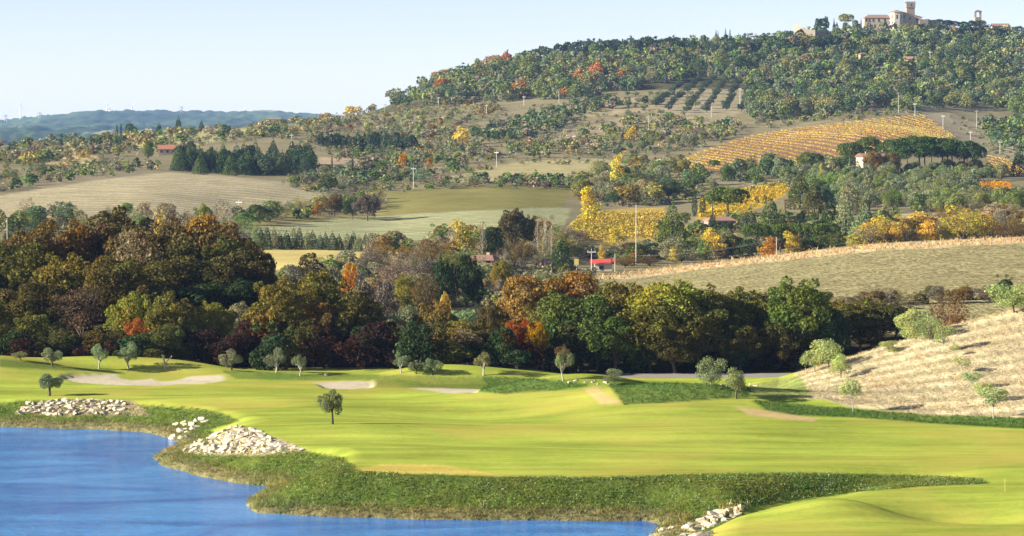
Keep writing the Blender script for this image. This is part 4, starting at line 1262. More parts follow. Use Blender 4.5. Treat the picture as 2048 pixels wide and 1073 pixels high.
scatter([(1450, 345), (1580, 335), (1700, 335), (1700, 420), (1600, 420), (1560, 362), (1450, 370)], 110, (4, 8), ['shrub', 'round', 'olive', 'pine'], ['HS', 'HB', 'HD', 'HG', 'HS'], "below the large vineyard", (.9, 1.3))
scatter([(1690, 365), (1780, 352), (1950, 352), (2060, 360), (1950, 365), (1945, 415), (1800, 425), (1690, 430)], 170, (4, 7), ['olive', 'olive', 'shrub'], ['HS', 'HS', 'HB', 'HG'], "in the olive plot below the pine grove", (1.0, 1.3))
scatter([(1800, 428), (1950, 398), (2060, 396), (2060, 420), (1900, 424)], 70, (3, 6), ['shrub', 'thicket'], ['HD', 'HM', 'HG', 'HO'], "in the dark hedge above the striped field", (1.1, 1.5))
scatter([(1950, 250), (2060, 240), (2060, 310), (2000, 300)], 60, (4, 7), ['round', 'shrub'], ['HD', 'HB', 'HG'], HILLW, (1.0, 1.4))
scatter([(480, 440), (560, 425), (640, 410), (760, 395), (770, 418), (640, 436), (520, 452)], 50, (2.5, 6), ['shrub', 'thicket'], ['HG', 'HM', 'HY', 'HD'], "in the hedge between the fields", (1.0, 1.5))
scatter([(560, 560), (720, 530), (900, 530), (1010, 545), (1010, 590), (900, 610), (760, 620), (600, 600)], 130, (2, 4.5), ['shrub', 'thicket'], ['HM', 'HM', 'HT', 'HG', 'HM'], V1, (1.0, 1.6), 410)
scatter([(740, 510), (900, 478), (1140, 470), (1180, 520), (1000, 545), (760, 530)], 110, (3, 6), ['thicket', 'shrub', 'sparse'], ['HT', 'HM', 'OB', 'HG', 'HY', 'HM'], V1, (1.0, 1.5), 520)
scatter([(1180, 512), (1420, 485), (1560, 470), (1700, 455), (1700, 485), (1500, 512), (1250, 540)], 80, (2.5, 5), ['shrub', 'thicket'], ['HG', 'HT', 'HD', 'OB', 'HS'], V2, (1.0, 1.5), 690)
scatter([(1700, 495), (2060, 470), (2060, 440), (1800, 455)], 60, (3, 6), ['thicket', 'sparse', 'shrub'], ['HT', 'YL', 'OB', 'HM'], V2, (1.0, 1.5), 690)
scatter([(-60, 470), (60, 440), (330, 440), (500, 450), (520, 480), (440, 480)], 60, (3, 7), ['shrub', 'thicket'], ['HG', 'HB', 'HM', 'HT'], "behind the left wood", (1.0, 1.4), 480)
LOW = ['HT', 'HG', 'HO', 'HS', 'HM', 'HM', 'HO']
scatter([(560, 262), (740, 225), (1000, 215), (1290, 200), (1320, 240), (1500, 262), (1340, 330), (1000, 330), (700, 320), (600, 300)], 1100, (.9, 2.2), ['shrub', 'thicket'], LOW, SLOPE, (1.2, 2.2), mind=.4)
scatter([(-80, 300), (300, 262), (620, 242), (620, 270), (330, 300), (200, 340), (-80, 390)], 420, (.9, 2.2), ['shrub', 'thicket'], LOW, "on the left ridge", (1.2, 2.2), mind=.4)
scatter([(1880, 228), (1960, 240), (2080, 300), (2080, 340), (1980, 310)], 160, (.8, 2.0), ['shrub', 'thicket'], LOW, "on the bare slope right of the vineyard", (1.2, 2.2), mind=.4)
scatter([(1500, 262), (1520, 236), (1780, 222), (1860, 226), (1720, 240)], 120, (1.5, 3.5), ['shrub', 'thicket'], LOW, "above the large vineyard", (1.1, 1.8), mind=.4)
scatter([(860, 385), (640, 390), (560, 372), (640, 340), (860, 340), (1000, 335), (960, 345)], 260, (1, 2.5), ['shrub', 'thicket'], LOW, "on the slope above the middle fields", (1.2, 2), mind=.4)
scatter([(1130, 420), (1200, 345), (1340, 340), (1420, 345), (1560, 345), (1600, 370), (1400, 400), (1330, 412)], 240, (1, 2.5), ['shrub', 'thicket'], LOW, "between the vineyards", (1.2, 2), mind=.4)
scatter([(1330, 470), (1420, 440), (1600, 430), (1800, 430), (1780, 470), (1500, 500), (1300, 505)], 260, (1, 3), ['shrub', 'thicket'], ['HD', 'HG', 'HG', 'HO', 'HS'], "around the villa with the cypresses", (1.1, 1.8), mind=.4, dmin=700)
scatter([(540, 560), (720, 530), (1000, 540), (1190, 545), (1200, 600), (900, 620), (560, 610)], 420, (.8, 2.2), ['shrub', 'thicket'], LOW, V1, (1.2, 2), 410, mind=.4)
# olive rows on the terraces
orow = []
for (u0, v0, u1, v1) in [(1395, 166, 1335, 222), (1424, 164, 1372, 226), (1450, 166, 1412, 226), (1474, 172, 1452, 222), (1500, 178, 1484, 224), (1360, 176, 1312, 214)]:
    for t in np.linspace(0, 1, 9):
        h = hit(u0 + (u1 - u0) * t + RNG.uniform(-2, 2), v0 + (v1 - v0) * t)
        if h:
            SCAT.append((1e9, 'olive', 'BG', "in the rows of the terraced olive grove", u0 + (u1 - u0) * t, *h, RNG.uniform(4, 5.2), RNG.uniform(5, 6.5)))
for i in range(30):
    h = hit(RNG.uniform(1180, 1400), RNG.uniform(190, 235))
    if h: SCAT.append((1e9, 'olive', 'GG', "on the terraces left of the olive rows", 0, *h, RNG.uniform(3, 4.5), RNG.uniform(3.5, 5.5)))
for (u, v, w_) in [(1195, 315, 18), (1255, 302, 26), (1285, 302, 24), (1265, 312, 18), (1340, 296, 26), (1378, 296, 38), (1405, 282, 30), (1425, 280, 26)]:
    h = hit(u, v)
    SCAT.append((1e9, 'olive', 'GG', "in the small plot left of the large vineyard", u, *h, w_ / FPX * h[1] * .8, w_ / FPX * h[1]))

# the largest of each kind stand alone, the rest reads as one mass
SCAT.sort(key=lambda s: -s[0])
cnt = {}
LIM = dict(round=240, shrub=230, thicket=230, olive=230, pine=60, sparse=60, oak=60)
massV, massQ, massC, nv = [], [], [], 0
for (_, k, c, where, u, x, y, z, ht, wm) in SCAT:
    cnt[k] = cnt.get(k, 0) + 1
    if cnt[k] <= LIM.get(k, 0):
        plant(k, x, y, z, ht, wm, c, where, k not in ('oak', 'sparse'), None, u)
    else:
        kk = k if k in FARV else 'round'
        V, Q = FARV[kk][RNG.integers(5)]
        a = RNG.uniform(0, 6.283)
        ca, sa = math.cos(a) * wm, math.sin(a) * wm
        W_ = np.stack([V[:, 0] * ca - V[:, 1] * sa + x, V[:, 0] * sa + V[:, 1] * ca + y, V[:, 2] * ht + z - .05 * ht], 1)
        massV.append(W_); massQ.append(Q + nv); nv += len(V)
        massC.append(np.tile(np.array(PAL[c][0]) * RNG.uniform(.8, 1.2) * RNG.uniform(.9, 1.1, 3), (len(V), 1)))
if massV:
    o = link("hillside_woodland", mk_mesh("hillside_woodland", np.concatenate(massV), np.concatenate(massQ), [M_STUFF], col=np.concatenate(massC)))
    tag(o, "dense small crowns of woodland and scrub covering the hillsides", "woodland", kind="stuff")

# ------------------------------------------------------------------ vine rows
def vine_rows(polys, d0, d1, dirx, diry, gap, ulo, uhi, cols, label, fill=.8, hgt=1.5, size=.36):
    dv = np.array([dirx, diry], float); dv /= np.linalg.norm(dv)
    nv_ = np.array([-dv[1], dv[0]])
    xs0, xs1 = (ulo - CX) / FPX * d1, (uhi - CX) / FPX * d1
    cor = np.array([[x, y] for x in (xs0, xs1, (ulo - CX) / FPX * d0, (uhi - CX) / FPX * d0) for y in (d0, d1)])
    s0, s1 = (cor @ nv_).min(), (cor @ nv_).max()
    t0, t1 = (cor @ dv).min(), (cor @ dv).max()
    made = []
    for s in np.arange(s0, s1, gap):
        t = np.arange(t0, t1, .42)
        x, y = dv[0] * t + nv_[0] * s, dv[1] * t + nv_[1] * s
        m = (y > d0) & (y < d1)
        x, y = x[m], y[m]
        if len(x) < 8: continue
        z = ground(x, y)
        u, v = proj(x, y, z)
        ins = np.zeros(len(u), bool)
        for p in polys: ins |= inpoly(u, v, p)
        if ins.sum() < 12: continue
        x, y, z = x[ins], y[ins], z[ins]
        n = len(x)
        k = RNG.random(n) < fill * (.5 + .7 * vnoise(x / 14, y / 14, 5))
        x, y, z = x[k], y[k], z[k]
        if len(x) < 8: continue
        rep = 4
        x, y, z = (np.repeat(q, rep) for q in (x, y, z))
        pos = np.stack([x + RNG.normal(size=len(x)) * .09, y + RNG.normal(size=len(x)) * .09, z + RNG.uniform(.3, hgt, len(x))], 1)
        V, Q = cards(pos, RNG.normal(size=pos.shape) + np.array([-.4, -.3, .4]), size, RNG)
        o = link("vine_row", mk_mesh("vine_row", V, Q, [M_FOL]))
        o.color = (*(np.array(cols[RNG.integers(len(cols))]) * RNG.uniform(.85, 1.15)), 1)
        PENDING_ROWS.append(o)
        tag(o, label, "vine row", label.replace("row of", "rows of"))
        made.append((float(proj(*pos.mean(0))[0 if abs(diry) > .5 else 1]), o))
    # rows running downhill are told apart from the left, rows across the view from the far end
    made.sort(key=lambda t: t[0])
    tens = ORD + ["thirty-" + w for w in ORD[:9]] + ["fortieth"] + ["forty-" + w for w in ORD[:9]] + ["fiftieth"]
    for i, (_, o) in enumerate(made[:50]):
        o["label"] = label + ", " + tens[i] + (" from the left" if abs(diry) > .5 else " from the back")
    return made
PENDING_ROWS = []
vine_rows([VY1, VY1B], 1120, 1640, .24, -1, 6.4, 1300, 2100, [(.56, .42, .14), (.54, .42, .16), (.52, .36, .13)], "row of orange yellow vines running down the large hillside vineyard", 3.0, 1.0, .24)
vine_rows([VY2], 760, 960, 1, .10, 4.6, 1110, 1440, [(.52, .40, .08), (.48, .36, .09), (.36, .29, .09), (.40, .33, .08)], "row of golden vines in the flat vineyard by the yellow poplar", 1.2, 1.2, .3)
vine_rows([VY3], 840, 1140, 1, .15, 6.0, 1380, 1600, [(.56, .42, .06), (.54, .38, .06)], "row of bright yellow vines behind the villa", 1.2, 1.2, .32)
vine_rows([VY4], 900, 1230, .3, -1, 2.6, 1940, 2030, [(.55, .27, .03)], "row of orange vines in the small plot below the pine grove", .9)
finish_labels()

# ------------------------------------------------------------------ rocks
import bmesh
def rock_mesh(seed):
    rng = np.random.default_rng(900 + seed)
    bm = bmesh.new()
    p = unit(rng.normal(size=(15, 3))) * rng.uniform(.8, 1.05, (15, 1))
    p = np.sign(p) * np.abs(p) ** .75
    for q in p * np.array([.5, .4, .36]):
        bm.verts.new(q)
    r = bmesh.ops.convex_hull(bm, input=bm.verts)
    for g in set(r["geom_interior"]) | set(r["geom_unused"]):
        if isinstance(g, bmesh.types.BMVert) and g.is_valid: bm.verts.remove(g)
    bmesh.ops.recalc_face_normals(bm, faces=bm.faces)
    me = bpy.data.meshes.new("rock")
    bm.to_mesh(me); bm.free()
    me.materials.append(M_ROCK)
    return me
ROCKS = [rock_mesh(i) for i in range(10)]

def rock_bank(poly, du, dv_, size, label, name="rock_bank", dmin=150):
    p = np.array(poly, float)
    c = p.mean(0)
    h = hit(c[0], c[1], dmin)
    root = empty(name, h)
    tag(root, label, "rocks")
    n = 0
    for v in np.arange(p[:, 1].min(), p[:, 1].max(), dv_):
        off = RNG.uniform(0, du)
        for u in np.arange(p[:, 0].min() - du, p[:, 0].max(), du):
            uu, vv = u + off + RNG.normal() * du * .25, v + RNG.normal() * dv_ * .35
            if not inpoly(np.array([uu]), np.array([vv]), poly)[0] or n >= 290: continue
            q = hit(uu, vv, dmin)
            if q is None: continue
            o = link("rock", ROCKS[RNG.integers(10)], root)
            s = RNG.uniform(*size) * RNG.choice([.7, 1, 1, 1.25])
            o.scale = (s * RNG.uniform(.85, 1.4), s * RNG.uniform(.8, 1.2), s * RNG.uniform(.55, .85))
            o.rotation_euler = (RNG.normal() * .22, RNG.normal() * .22, RNG.uniform(0, 6.28))
            o.location = (q[0] - h[0], q[1] - h[1], q[2] - h[2] + .0 * s)
            n += 1
    return root
rock_bank([(30, 822), (60, 804), (130, 799), (245, 800), (260, 812), (235, 827), (130, 830), (35, 828)], 12, 4.6, (.62, 1.05), "long bank of pale boulders on the far shore below the leaning olive")
rock_bank([(368, 904), (400, 880), (440, 862), (465, 851), (520, 862), (560, 884), (608, 902), (550, 908), (430, 908)], 12, 4.4, (.62, 1.05), "large triangular heap of white boulders on the point of land")
rock_bank([(345, 852), (375, 838), (425, 833), (405, 846), (365, 855)], 15, 5.5, (.8, 1.2), "small upper outcrop of flat pale rocks in the cove")
rock_bank([(336, 874), (362, 858), (403, 849), (398, 862), (365, 878)], 15, 5.5, (.8, 1.2), "small lower outcrop of flat pale rocks at the water edge of the cove")
rock_bank([(1288, 1085), (1335, 1055), (1400, 1036), (1455, 1018), (1492, 1014), (1485, 1026), (1445, 1048), (1400, 1085)], 15, 5.5, (.9, 1.45), "white boulders among dry grass at the near right bank")
h = hit(652, 752, 290)
o = link("boulder", ROCKS[3]); o.location = (h[0], h[1], h[2] + .15); o.scale = (.6, .5, .7)
tag(o, "small grey boulder on the grass behind the single bunker", "rock")
# line of stones by the path
for (u0, u1, v) in [(1135, 1190, 763), (1190, 1224, 766), (1435, 1515, 771)]:
    rock_bank([(u0, v - 2), (u1, v - 2), (u1, v + 3), (u0, v + 3)], 9, 4, (.4, .6), {1135: "low line of pale stones beside the creeper olive", 1190: "short line of pale stones beside the round pale bush", 1435: "dark stones between the two silvery olives and the slope"}[u0], "stone_edging")

# ------------------------------------------------------------------ grasses and weeds (nobody could count them)
def blades(pos, h, w_, rng, lean=.5, per=4):
    n = len(pos)
    p = np.repeat(pos, per, 0) + rng.normal(size=(n * per, 3)) * np.array([.12, .12, 0])
    m = len(p)
    hh = (np.repeat(np.broadcast_to(h, (n,)), per) * rng.uniform(.6, 1.3, m))[:, None]
    a = rng.uniform(0, 6.28, m)
    t = np.stack([np.cos(a), np.sin(a), 0 * a], 1) * w_
    ln = np.stack([rng.normal(size=m), rng.normal(size=m), 0 * a], 1) * lean * hh
    up = np.array([0, 0, 1.0]) * hh
    q = np.stack([p - t, p + t, p + t * .3 + up + ln, p - t * .3 + up + ln], 1)
    return q.reshape(-1, 3), np.arange(4 * m).reshape(m, 4)

def sample_cells(mask, n):
    idx = np.argwhere(mask)
    k = idx[RNG.integers(len(idx), size=n)]
    r = np.clip(k[:, 0] + RNG.uniform(-.5, .5, n), 0, NN - 1)
    x = A[k[:, 1]] + RNG.uniform(-.5, .5, n) * (A[1] - A[0])
    d = np.interp(r, np.arange(NN), D[:NN])
    x = x * d
    return np.stack([x, d, ground(x, d)], 1)

def jcol(base, n, rep, sd=.25):
    c = np.array(base)[RNG.integers(len(base), size=n)] * RNG.uniform(1 - sd, 1 + sd, (n, 1))
    return np.repeat(c, rep, 0)

def stuff(name, V, Q, C, mat, label, cat):
    o = link(name, mk_mesh(name, V, Q, [mat], col=C))
    return tag(o, label, cat, kind="stuff")

inview = (VU[:NN] > -120) & (VU[:NN] < 2170) & (VV[:NN] < 1130)
bankm = BANKW[:NN] > .5
weedm = bankm & (SHORE > 2.0) & inview
n = 15000
pos = sample_cells(weedm, n)
k = fbm(pos[:, 0] / 4, pos[:, 1] / 2.5, 91, 3)
pos = pos[k > -.25]
n = len(pos)
rep = 4
pp = np.repeat(pos, rep, 0) + RNG.normal(size=(n * rep, 3)) * np.array([.18, .18, .02])
pp[:, 2] += RNG.uniform(.0, .12, n * rep)
V, Q = cards(pp, RNG.normal(size=pp.shape) * .7 + np.array([-.2, -.1, .8]), .065, RNG)
stuff("bank_weeds", V, Q, jcol([(.11, .18, .035), (.15, .20, .04), (.09, .15, .035), (.18, .20, .06), (.26, .31, .18)], n, rep * 4), M_STUFF, "green weeds and clover covering the pond bank below the fairway", "weeds")  # palest tone paints whitish glints into the leaf colour
pos = sample_cells(weedm, 9000)
V, Q = blades(pos, RNG.uniform(.06, .22, len(pos)), .016, RNG, .8, 5)
stuff("bank_grass", V, Q, jcol([(.13, .19, .04), (.17, .21, .05), (.10, .15, .035), (.24, .23, .09), (.20, .19, .08)], len(pos), 20), M_TWIG, "uneven green and straw grass growing among the pond bank weeds", "grass")
shorem = bankm & (SHORE > .1) & (SHORE < 2.6) & inview
pos = sample_cells(shorem, 4500)
V, Q = blades(pos, RNG.uniform(.1, .32, len(pos)) * (.6 + .9 * vnoise(pos[:, 0] / 2, pos[:, 1] / 2, 3)), .025, RNG, .8, 5)
stuff("shore_grass", V, Q, jcol([(.30, .27, .13), (.22, .20, .08), (.18, .20, .06), (.36, .31, .17), (.14, .12, .06), (.17, .20, .055)], len(pos), 20), M_TWIG, "dry tan grass fringe along the waterline of the pond", "dry grass")
drym = DRYC[:NN] & inview
pos = sample_cells(drym, 6000)
V, Q = blades(pos, RNG.uniform(.08, .22, len(pos)), .025, RNG, 1.0, 5)
stuff("slope_grass", V, Q, jcol([(.56, .47, .29), (.50, .42, .26), (.62, .53, .34), (.42, .35, .21)], len(pos), 20), M_TWIG, "tufts of tan dry grass on the slope at the right", "dry grass")
# dry reeds among the near boulders
rp = []
for _ in range(130):
    u, v = RNG.uniform(1290, 1500), RNG.uniform(1005, 1085)
    if inpoly(np.array([u]), np.array([v]), [(1285, 1085), (1330, 1045), (1400, 1028), (1460, 1008), (1500, 1006), (1480, 1030), (1420, 1060), (1400, 1085)])[0]:
        q = hit(u, v, 150)
        if q: rp.append(q)
rp = np.array(rp)
V, Q = blades(rp, RNG.uniform(.25, .6, len(rp)), .022, RNG, .3, 7)
stuff("dry_reeds", V, Q, jcol([(.55, .38, .16), (.48, .33, .14), (.60, .45, .22)], len(rp), 28), M_TWIG, "orange tan dry reeds between the boulders at the near right bank", "reeds")
rg = np.array([hit(u, v, 150) for u, v in zip(RNG.uniform(498, 580, 160), RNG.uniform(955, 1015, 160))])
V, Q = blades(rg, RNG.uniform(.25, .6, len(rg)), .025, RNG, .5, 6)
stuff("pond_reeds", V, Q, jcol([(.26, .26, .08), (.34, .31, .13), (.20, .22, .06)], len(rg), 24), M_TWIG, "pale green reeds at the corner of the bank above the inlet", "reeds")
roughm = (np.abs(GC[:NN] - np.array(C_ROUGH, np.float32)).sum(-1) < .02) & inview
pos = sample_cells(roughm, 6000)
V, Q = blades(pos, RNG.uniform(.08, .2, len(pos)), .03, RNG, .7, 4)
stuff("rough_grass", V, Q, jcol([(.075, .13, .03), (.10, .15, .035), (.06, .10, .03)], len(pos), 16), M_STUFF, "longer dark green grass of the rough patches", "grass")
# straw verge above the ploughed field
vp = []
for u in np.arange(1195, 2060, 1.6):
    v = np.interp(u, [1150, 1250, 1500, 1750, 2100], [557, 552, 522, 496, 477]) + RNG.uniform(-6, 7)
    q = hit(u, v, 500)
    if q: vp.append(q)
vp = np.array(vp)
V, Q = blades(vp, RNG.uniform(.4, .9, len(vp)), .07, RNG, .5, 7)
stuff("verge_grass", V, Q, jcol([(.58, .43, .24), (.48, .36, .2), (.50, .33, .17)], len(vp), 28), M_TWIG, "straw coloured verge along the road above the ploughed field", "dry grass")

# ------------------------------------------------------------------ country road behind the verge
rv, rq = [], []
us = np.arange(1560, 2100, 12.0)
for i, u in enumerate(us):
    d = 668.0
    x, y, z = atd(u, d)
    rv += [(x, y - 2.2, float(ground(x, y - 2.2)) + .22), (x, y + 2.2, float(ground(x, y + 2.2)) + .22)]
    if i: rq.append((2 * i - 2, 2 * i, 2 * i + 1, 2 * i - 1))
tag(link("country_road", mk_mesh("country_road", rv, np.array(rq), [M_PATH])), "grey country road above the ploughed field", kind="structure")

# ------------------------------------------------------------------ buildings
def gable(L, Wd, z0, rise, over=.45, th=.18, hip=0.0):
    """roof slab: ridge along x"""
    mb = MB()
    x, y = L / 2 + over, Wd / 2 + over
    xr = x - hip
    lo, hi = z0 - .12, z0 + rise
    V = [(-x, -y, lo), (x, -y, lo), (x, y, lo), (-x, y, lo), (-xr, 0, hi), (xr, 0, hi)]
    V += [(a, b, c + th) for a, b, c in V]
    q4 = [(0, 1, 5, 4)[::-1], (2, 3, 4, 5)[::-1], (6, 7, 11, 10), (8, 9, 10, 11), (0, 6, 7, 1)[::-1], (2, 8, 9, 3)[::-1], (1, 7, 8, 2)[::-1], (3, 9, 6, 0)[::-1]]
    q3 = [(0, 4, 3), (1, 2, 5), (6, 9, 10), (7, 11, 8)]
    return mb.addf(V, q4, q3)

def house_at(name, label, loc, rz, L, Wd, Hw, rise, wall, roof, wins=(), hip=0.0, chim=(), door=None, sink=1.5, side=()):
    root = empty(name, loc, rz)
    tag(root, label, "building")
    w_ = MB().box(-L / 2, L / 2, -Wd / 2, Wd / 2, -sink, Hw)
    if not hip and rise > 0:
        w_.addf([(-L / 2, -Wd / 2, Hw), (-L / 2, Wd / 2, Hw), (-L / 2, 0, Hw + rise * .93), (L / 2, -Wd / 2, Hw), (L / 2, Wd / 2, Hw), (L / 2, 0, Hw + rise * .93)], q3=[(0, 2, 1), (3, 4, 5)])
    w_.build("wall", wall, root)
    if rise > 0:
        r = gable(L, Wd, Hw, rise, hip=hip).build("roof", roof, root)
        for (cx, cy, ch_) in chim:
            MB().box(cx - .35, cx + .35, cy - .35, cy + .35, Hw, Hw + rise + ch_).build("chimney", wall, r)
    for (x, z, ww, wh) in wins:
        g = MB().box(x - ww / 2, x + ww / 2, -Wd / 2 - .05, -Wd / 2 + .1, z, z + wh).build("window", M_GLASS, root)
        MB().box(x - ww / 2 - .15, x + ww / 2 + .15, -Wd / 2 - .14, -Wd / 2 + .02, z - .18, z - .01).build("sill", M_STONE, g)
    for (y, z, ww, wh) in side:
        MB().box(-L / 2 - .05, -L / 2 + .1, y - ww / 2, y + ww / 2, z, z + wh).build("window", M_GLASS, root)
    if door:
        MB().box(door - .6, door + .6, -Wd / 2 - .04, -Wd / 2 + .1, 0, 2.1).build("door", M_WOOD, root)
    return root

def base(u, v, dmin=0):
    return hit(u, v, dmin)

# castle on the hill top
CD = 2200.0
cx_, cy_, cz_ = atd(1760, CD)
S = FPX / CD
z62 = float(P(1760, 62, CD)[2])
cas = empty("castle", (cx_, cy_, z62))
tag(cas, "stone castle villa with battlemented tower crowning the hill", "castle")
X = lambda px: (px - 1760) / S
Zv = lambda v: (62 - v) / S
MB().box(X(1727), X(1783), -5, 5, -9, Zv(37)).build("wing_wall", M_PLASTER, cas)
r = gable(X(1783) - X(1727), 10, Zv(37), Zv(30.5) - Zv(37), hip=4)
ro = r.build("wing_roof", M_TILE, cas); ro.location = ((X(1727) + X(1783)) / 2, 0, 0)
for px in (1731, 1737, 1745, 1756, 1768):
    w_ = MB().box(X(px) - .7, X(px) + .7, -5.06, -4.9, Zv(44), Zv(39)).build("window", M_GLASS, cas)
    MB().box(X(px) - .9, X(px) + .9, -5.2, -5.0, Zv(44) - .3, Zv(44) - .02).build("sill", M_STONE, w_)
for px in (1748, 1758, 1766):
    MB().box(X(px) - .5, X(px) + .5, -5.06, -4.9, Zv(57), Zv(50)).build("window", M_GLASS, cas)
rx, rr = X(1791), 5.4
rt = MB()
n8 = 8
ring = [(rx + rr * math.cos((i + .5) * 2 * math.pi / n8), -3 + rr * math.sin((i + .5) * 2 * math.pi / n8)) for i in range(n8)]
rt.addf([(a, b, -9) for a, b in ring] + [(a, b, Zv(26)) for a, b in ring], q4=[(i, (i + 1) % 8, 8 + (i + 1) % 8, 8 + i) for i in range(8)])
rt.build("rotunda_wall", M_WHITE, cas)
rc = MB()
ring2 = [(rx + (rr + .7) * math.cos((i + .5) * 2 * math.pi / n8), -3 + (rr + .7) * math.sin((i + .5) * 2 * math.pi / n8)) for i in range(n8)]
rc.addf([(a, b, Zv(26) - .05) for a, b in ring2] + [(rx, -3, Zv(20.5))], q3=[(i, (i + 1) % 8, 8) for i in range(8)])
rc.build("rotunda_roof", M_STONE, cas)
for i in (3, 4, 5, 6):
    am = (i + 1.0) * 2 * math.pi / n8
    rad = rr * math.cos(math.pi / 8)
    c = np.array([rx + rad * math.cos(am), -3 + rad * math.sin(am)])
    w_ = MB().box(-.55, .55, -.08, .1, Zv(39), Zv(31)).build("window", M_GLASS, cas)
    w_.location = (c[0], c[1], 0); w_.rotation_euler = (0, 0, am + math.pi / 2)
bk = MB()
x0, x1 = X(1801), X(1841)
bk.addf([(x0, -4, -9), (x1, -4, -9), (x1, 7, -9), (x0, 7, -9), (x0, -4, Zv(25)), (x1, -4, Zv(36)), (x1, 7, Zv(36)), (x0, 7, Zv(25))],
        q4=[(0, 1, 5, 4), (1, 2, 6, 5), (2, 3, 7, 6), (3, 0, 4, 7), (4, 5, 6, 7)])
bk.build("main_block_wall", M_PLASTER, cas)
MB().addf([(x0 - .2, -4.7, Zv(25) + .1), (x1 + .8, -4.7, Zv(36) - .1), (x1 + .8, 7.5, Zv(36) - .1), (x0 - .2, 7.5, Zv(25) + .1), (x0 - .2, -4.7, Zv(25) + .5), (x1 + .8, -4.7, Zv(36) + .3), (x1 + .8, 7.5, Zv(36) + .3), (x0 - .2, 7.5, Zv(25) + .5)],
          q4=[(0, 1, 5, 4), (1, 2, 6, 5), (2, 3, 7, 6), (3, 0, 4, 7), (4, 5, 6, 7), (3, 2, 1, 0)]).build("main_block_roof", M_TILE, cas)
for px, v in ((1807, 37), (1818, 41), (1832, 43)):
    MB().box(X(px) - .7, X(px) + .7, -4.06, -3.9, Zv(v), Zv(v - 6)).build("window", M_GLASS, cas)
tw = MB().box(X(1812.5), X(1828.5), -2, 4, -2, Zv(16)).build("tower", M_STONE, cas)
MB().box(X(1811.5), X(1829.5), -2.5, 4.5, Zv(16) + .01, Zv(7.5)).build("tower_top", M_STONE, tw)
for i in range(4):
    px = 1811.5 + i * 5
    for yy in (-2.5, 3.8):
        MB().box(X(px), X(px + 3), yy, yy + .7, Zv(7.5) + .01, Zv(4)).build("merlon", M_STONE, tw)
MB().box(X(1820), X(1822.5), -2.56, -2.4, Zv(13), Zv(8.8)).build("tower_window", M_GLASS, tw)

def rough_wall(name, label, pts, h0, th, mat, cat="wall"):
    """irregular ruined masonry along px points (u, vtop, d); foot sunk in the ground"""
    mb = MB()
    root_u = pts[0]
    base_ = atd(root_u[0], root_u[2])
    n = 0
    V, Q = [], []
    fine = []
    for (a, b) in zip(pts[:-1], pts[1:]):
        m = max(2, int(abs(b[0] - a[0]) / 4))
        for t in np.linspace(0, 1, m, endpoint=False):
            fine.append((a[0] + (b[0] - a[0]) * t, a[1] + (b[1] - a[1]) * t + RNG.uniform(-1.4, 1.4), a[2] + (b[2] - a[2]) * t))
    fine.append(pts[-1])
    for i, (u, vt, d) in enumerate(fine):
        x, y, z = atd(u, d)
        zt = max(float(P(u, vt, d)[2]), z + .5)
        V += [(x - base_[0], y - th / 2 - base_[1], z - 3 - base_[2]), (x - base_[0], y - th / 2 - base_[1], zt - base_[2]), (x - base_[0], y + th / 2 - base_[1], zt - base_[2]), (x - base_[0], y + th / 2 - base_[1], z - 3 - base_[2])]
        if i:
            k = 4 * i
            Q += [(k - 4, k, k + 1, k - 3), (k - 3, k + 1, k + 2, k - 2), (k - 2, k + 2, k + 3, k - 1)]
    k = 4 * (len(fine) - 1)
    Q += [(0, 1, 2, 3), (k + 3, k + 2, k + 1, k)]
    o = link(name, mk_mesh(name, V, np.array(Q), [mat]))
    o.location = base_
    return tag(o, label, cat)
rough_wall("ruined_wall", "crumbling stone terrace wall on the skyline left of the castle", [(1588, 50, 2150), (1604, 55, 2140), (1630, 62, 2135), (1672, 63, 2140)], 0, 2.0, M_STONE)
rough_wall("retaining_wall", "weathered retaining wall and cliff below the castle wing", [(1676, 62, 2160), (1705, 62, 2158), (1735, 60, 2158), (1765, 60, 2158)], 0, 2.0, M_STONE)
rough_wall("rampart", "shaded rampart right of the castle tower", [(1838, 40, 2190), (1856, 39, 2190), (1877, 42, 2192)], 0, 3.0, M_STONE)
rough_wall("rock_buttress", "sunlit rock buttress below the castle terrace", [(1700, 76, 2120), (1706, 70, 2118), (1712, 78, 2120)], 0, 4.0, M_STONE, "rock")

# bell tower
bt = atd(1955.5, 2260)
bz = float(P(1955, 46, 2260)[2])
bell = empty("bell_tower", (bt[0], bt[1], bz)); tag(bell, "open arched bell tower on the skyline right of the castle", "tower")
hw = 6.2 / 2.57
t20 = (46 - 20) / 2.57
MB().box(-hw, hw, -hw, hw, -10, t20 * .42).build("shaft", M_STONE, bell)
for sx in (-1, 1):
    for sy in (-1, 1):
        MB().box(sx * hw - (.9 if sx > 0 else 0), sx * hw + (0 if sx > 0 else .9), sy * hw - (.9 if sy > 0 else 0), sy * hw + (0 if sy > 0 else .9), t20 * .42, t20 * .82).build("pier", M_STONE, bell)
MB().box(-hw - .3, hw + .3, -hw - .3, hw + .3, t20 * .82, t20 * .90).build("cornice", M_STONE, bell)
MB().addf([(-hw - .2, -hw - .2, t20 * .9 + .01), (hw + .2, -hw - .2, t20 * .9 + .01), (hw + .2, hw + .2, t20 * .9 + .01), (-hw - .2, hw + .2, t20 * .9 + .01), (0, 0, t20)], q3=[(0, 1, 4), (1, 2, 4), (2, 3, 4), (3, 0, 4)]).build("roof", M_TILE, bell)

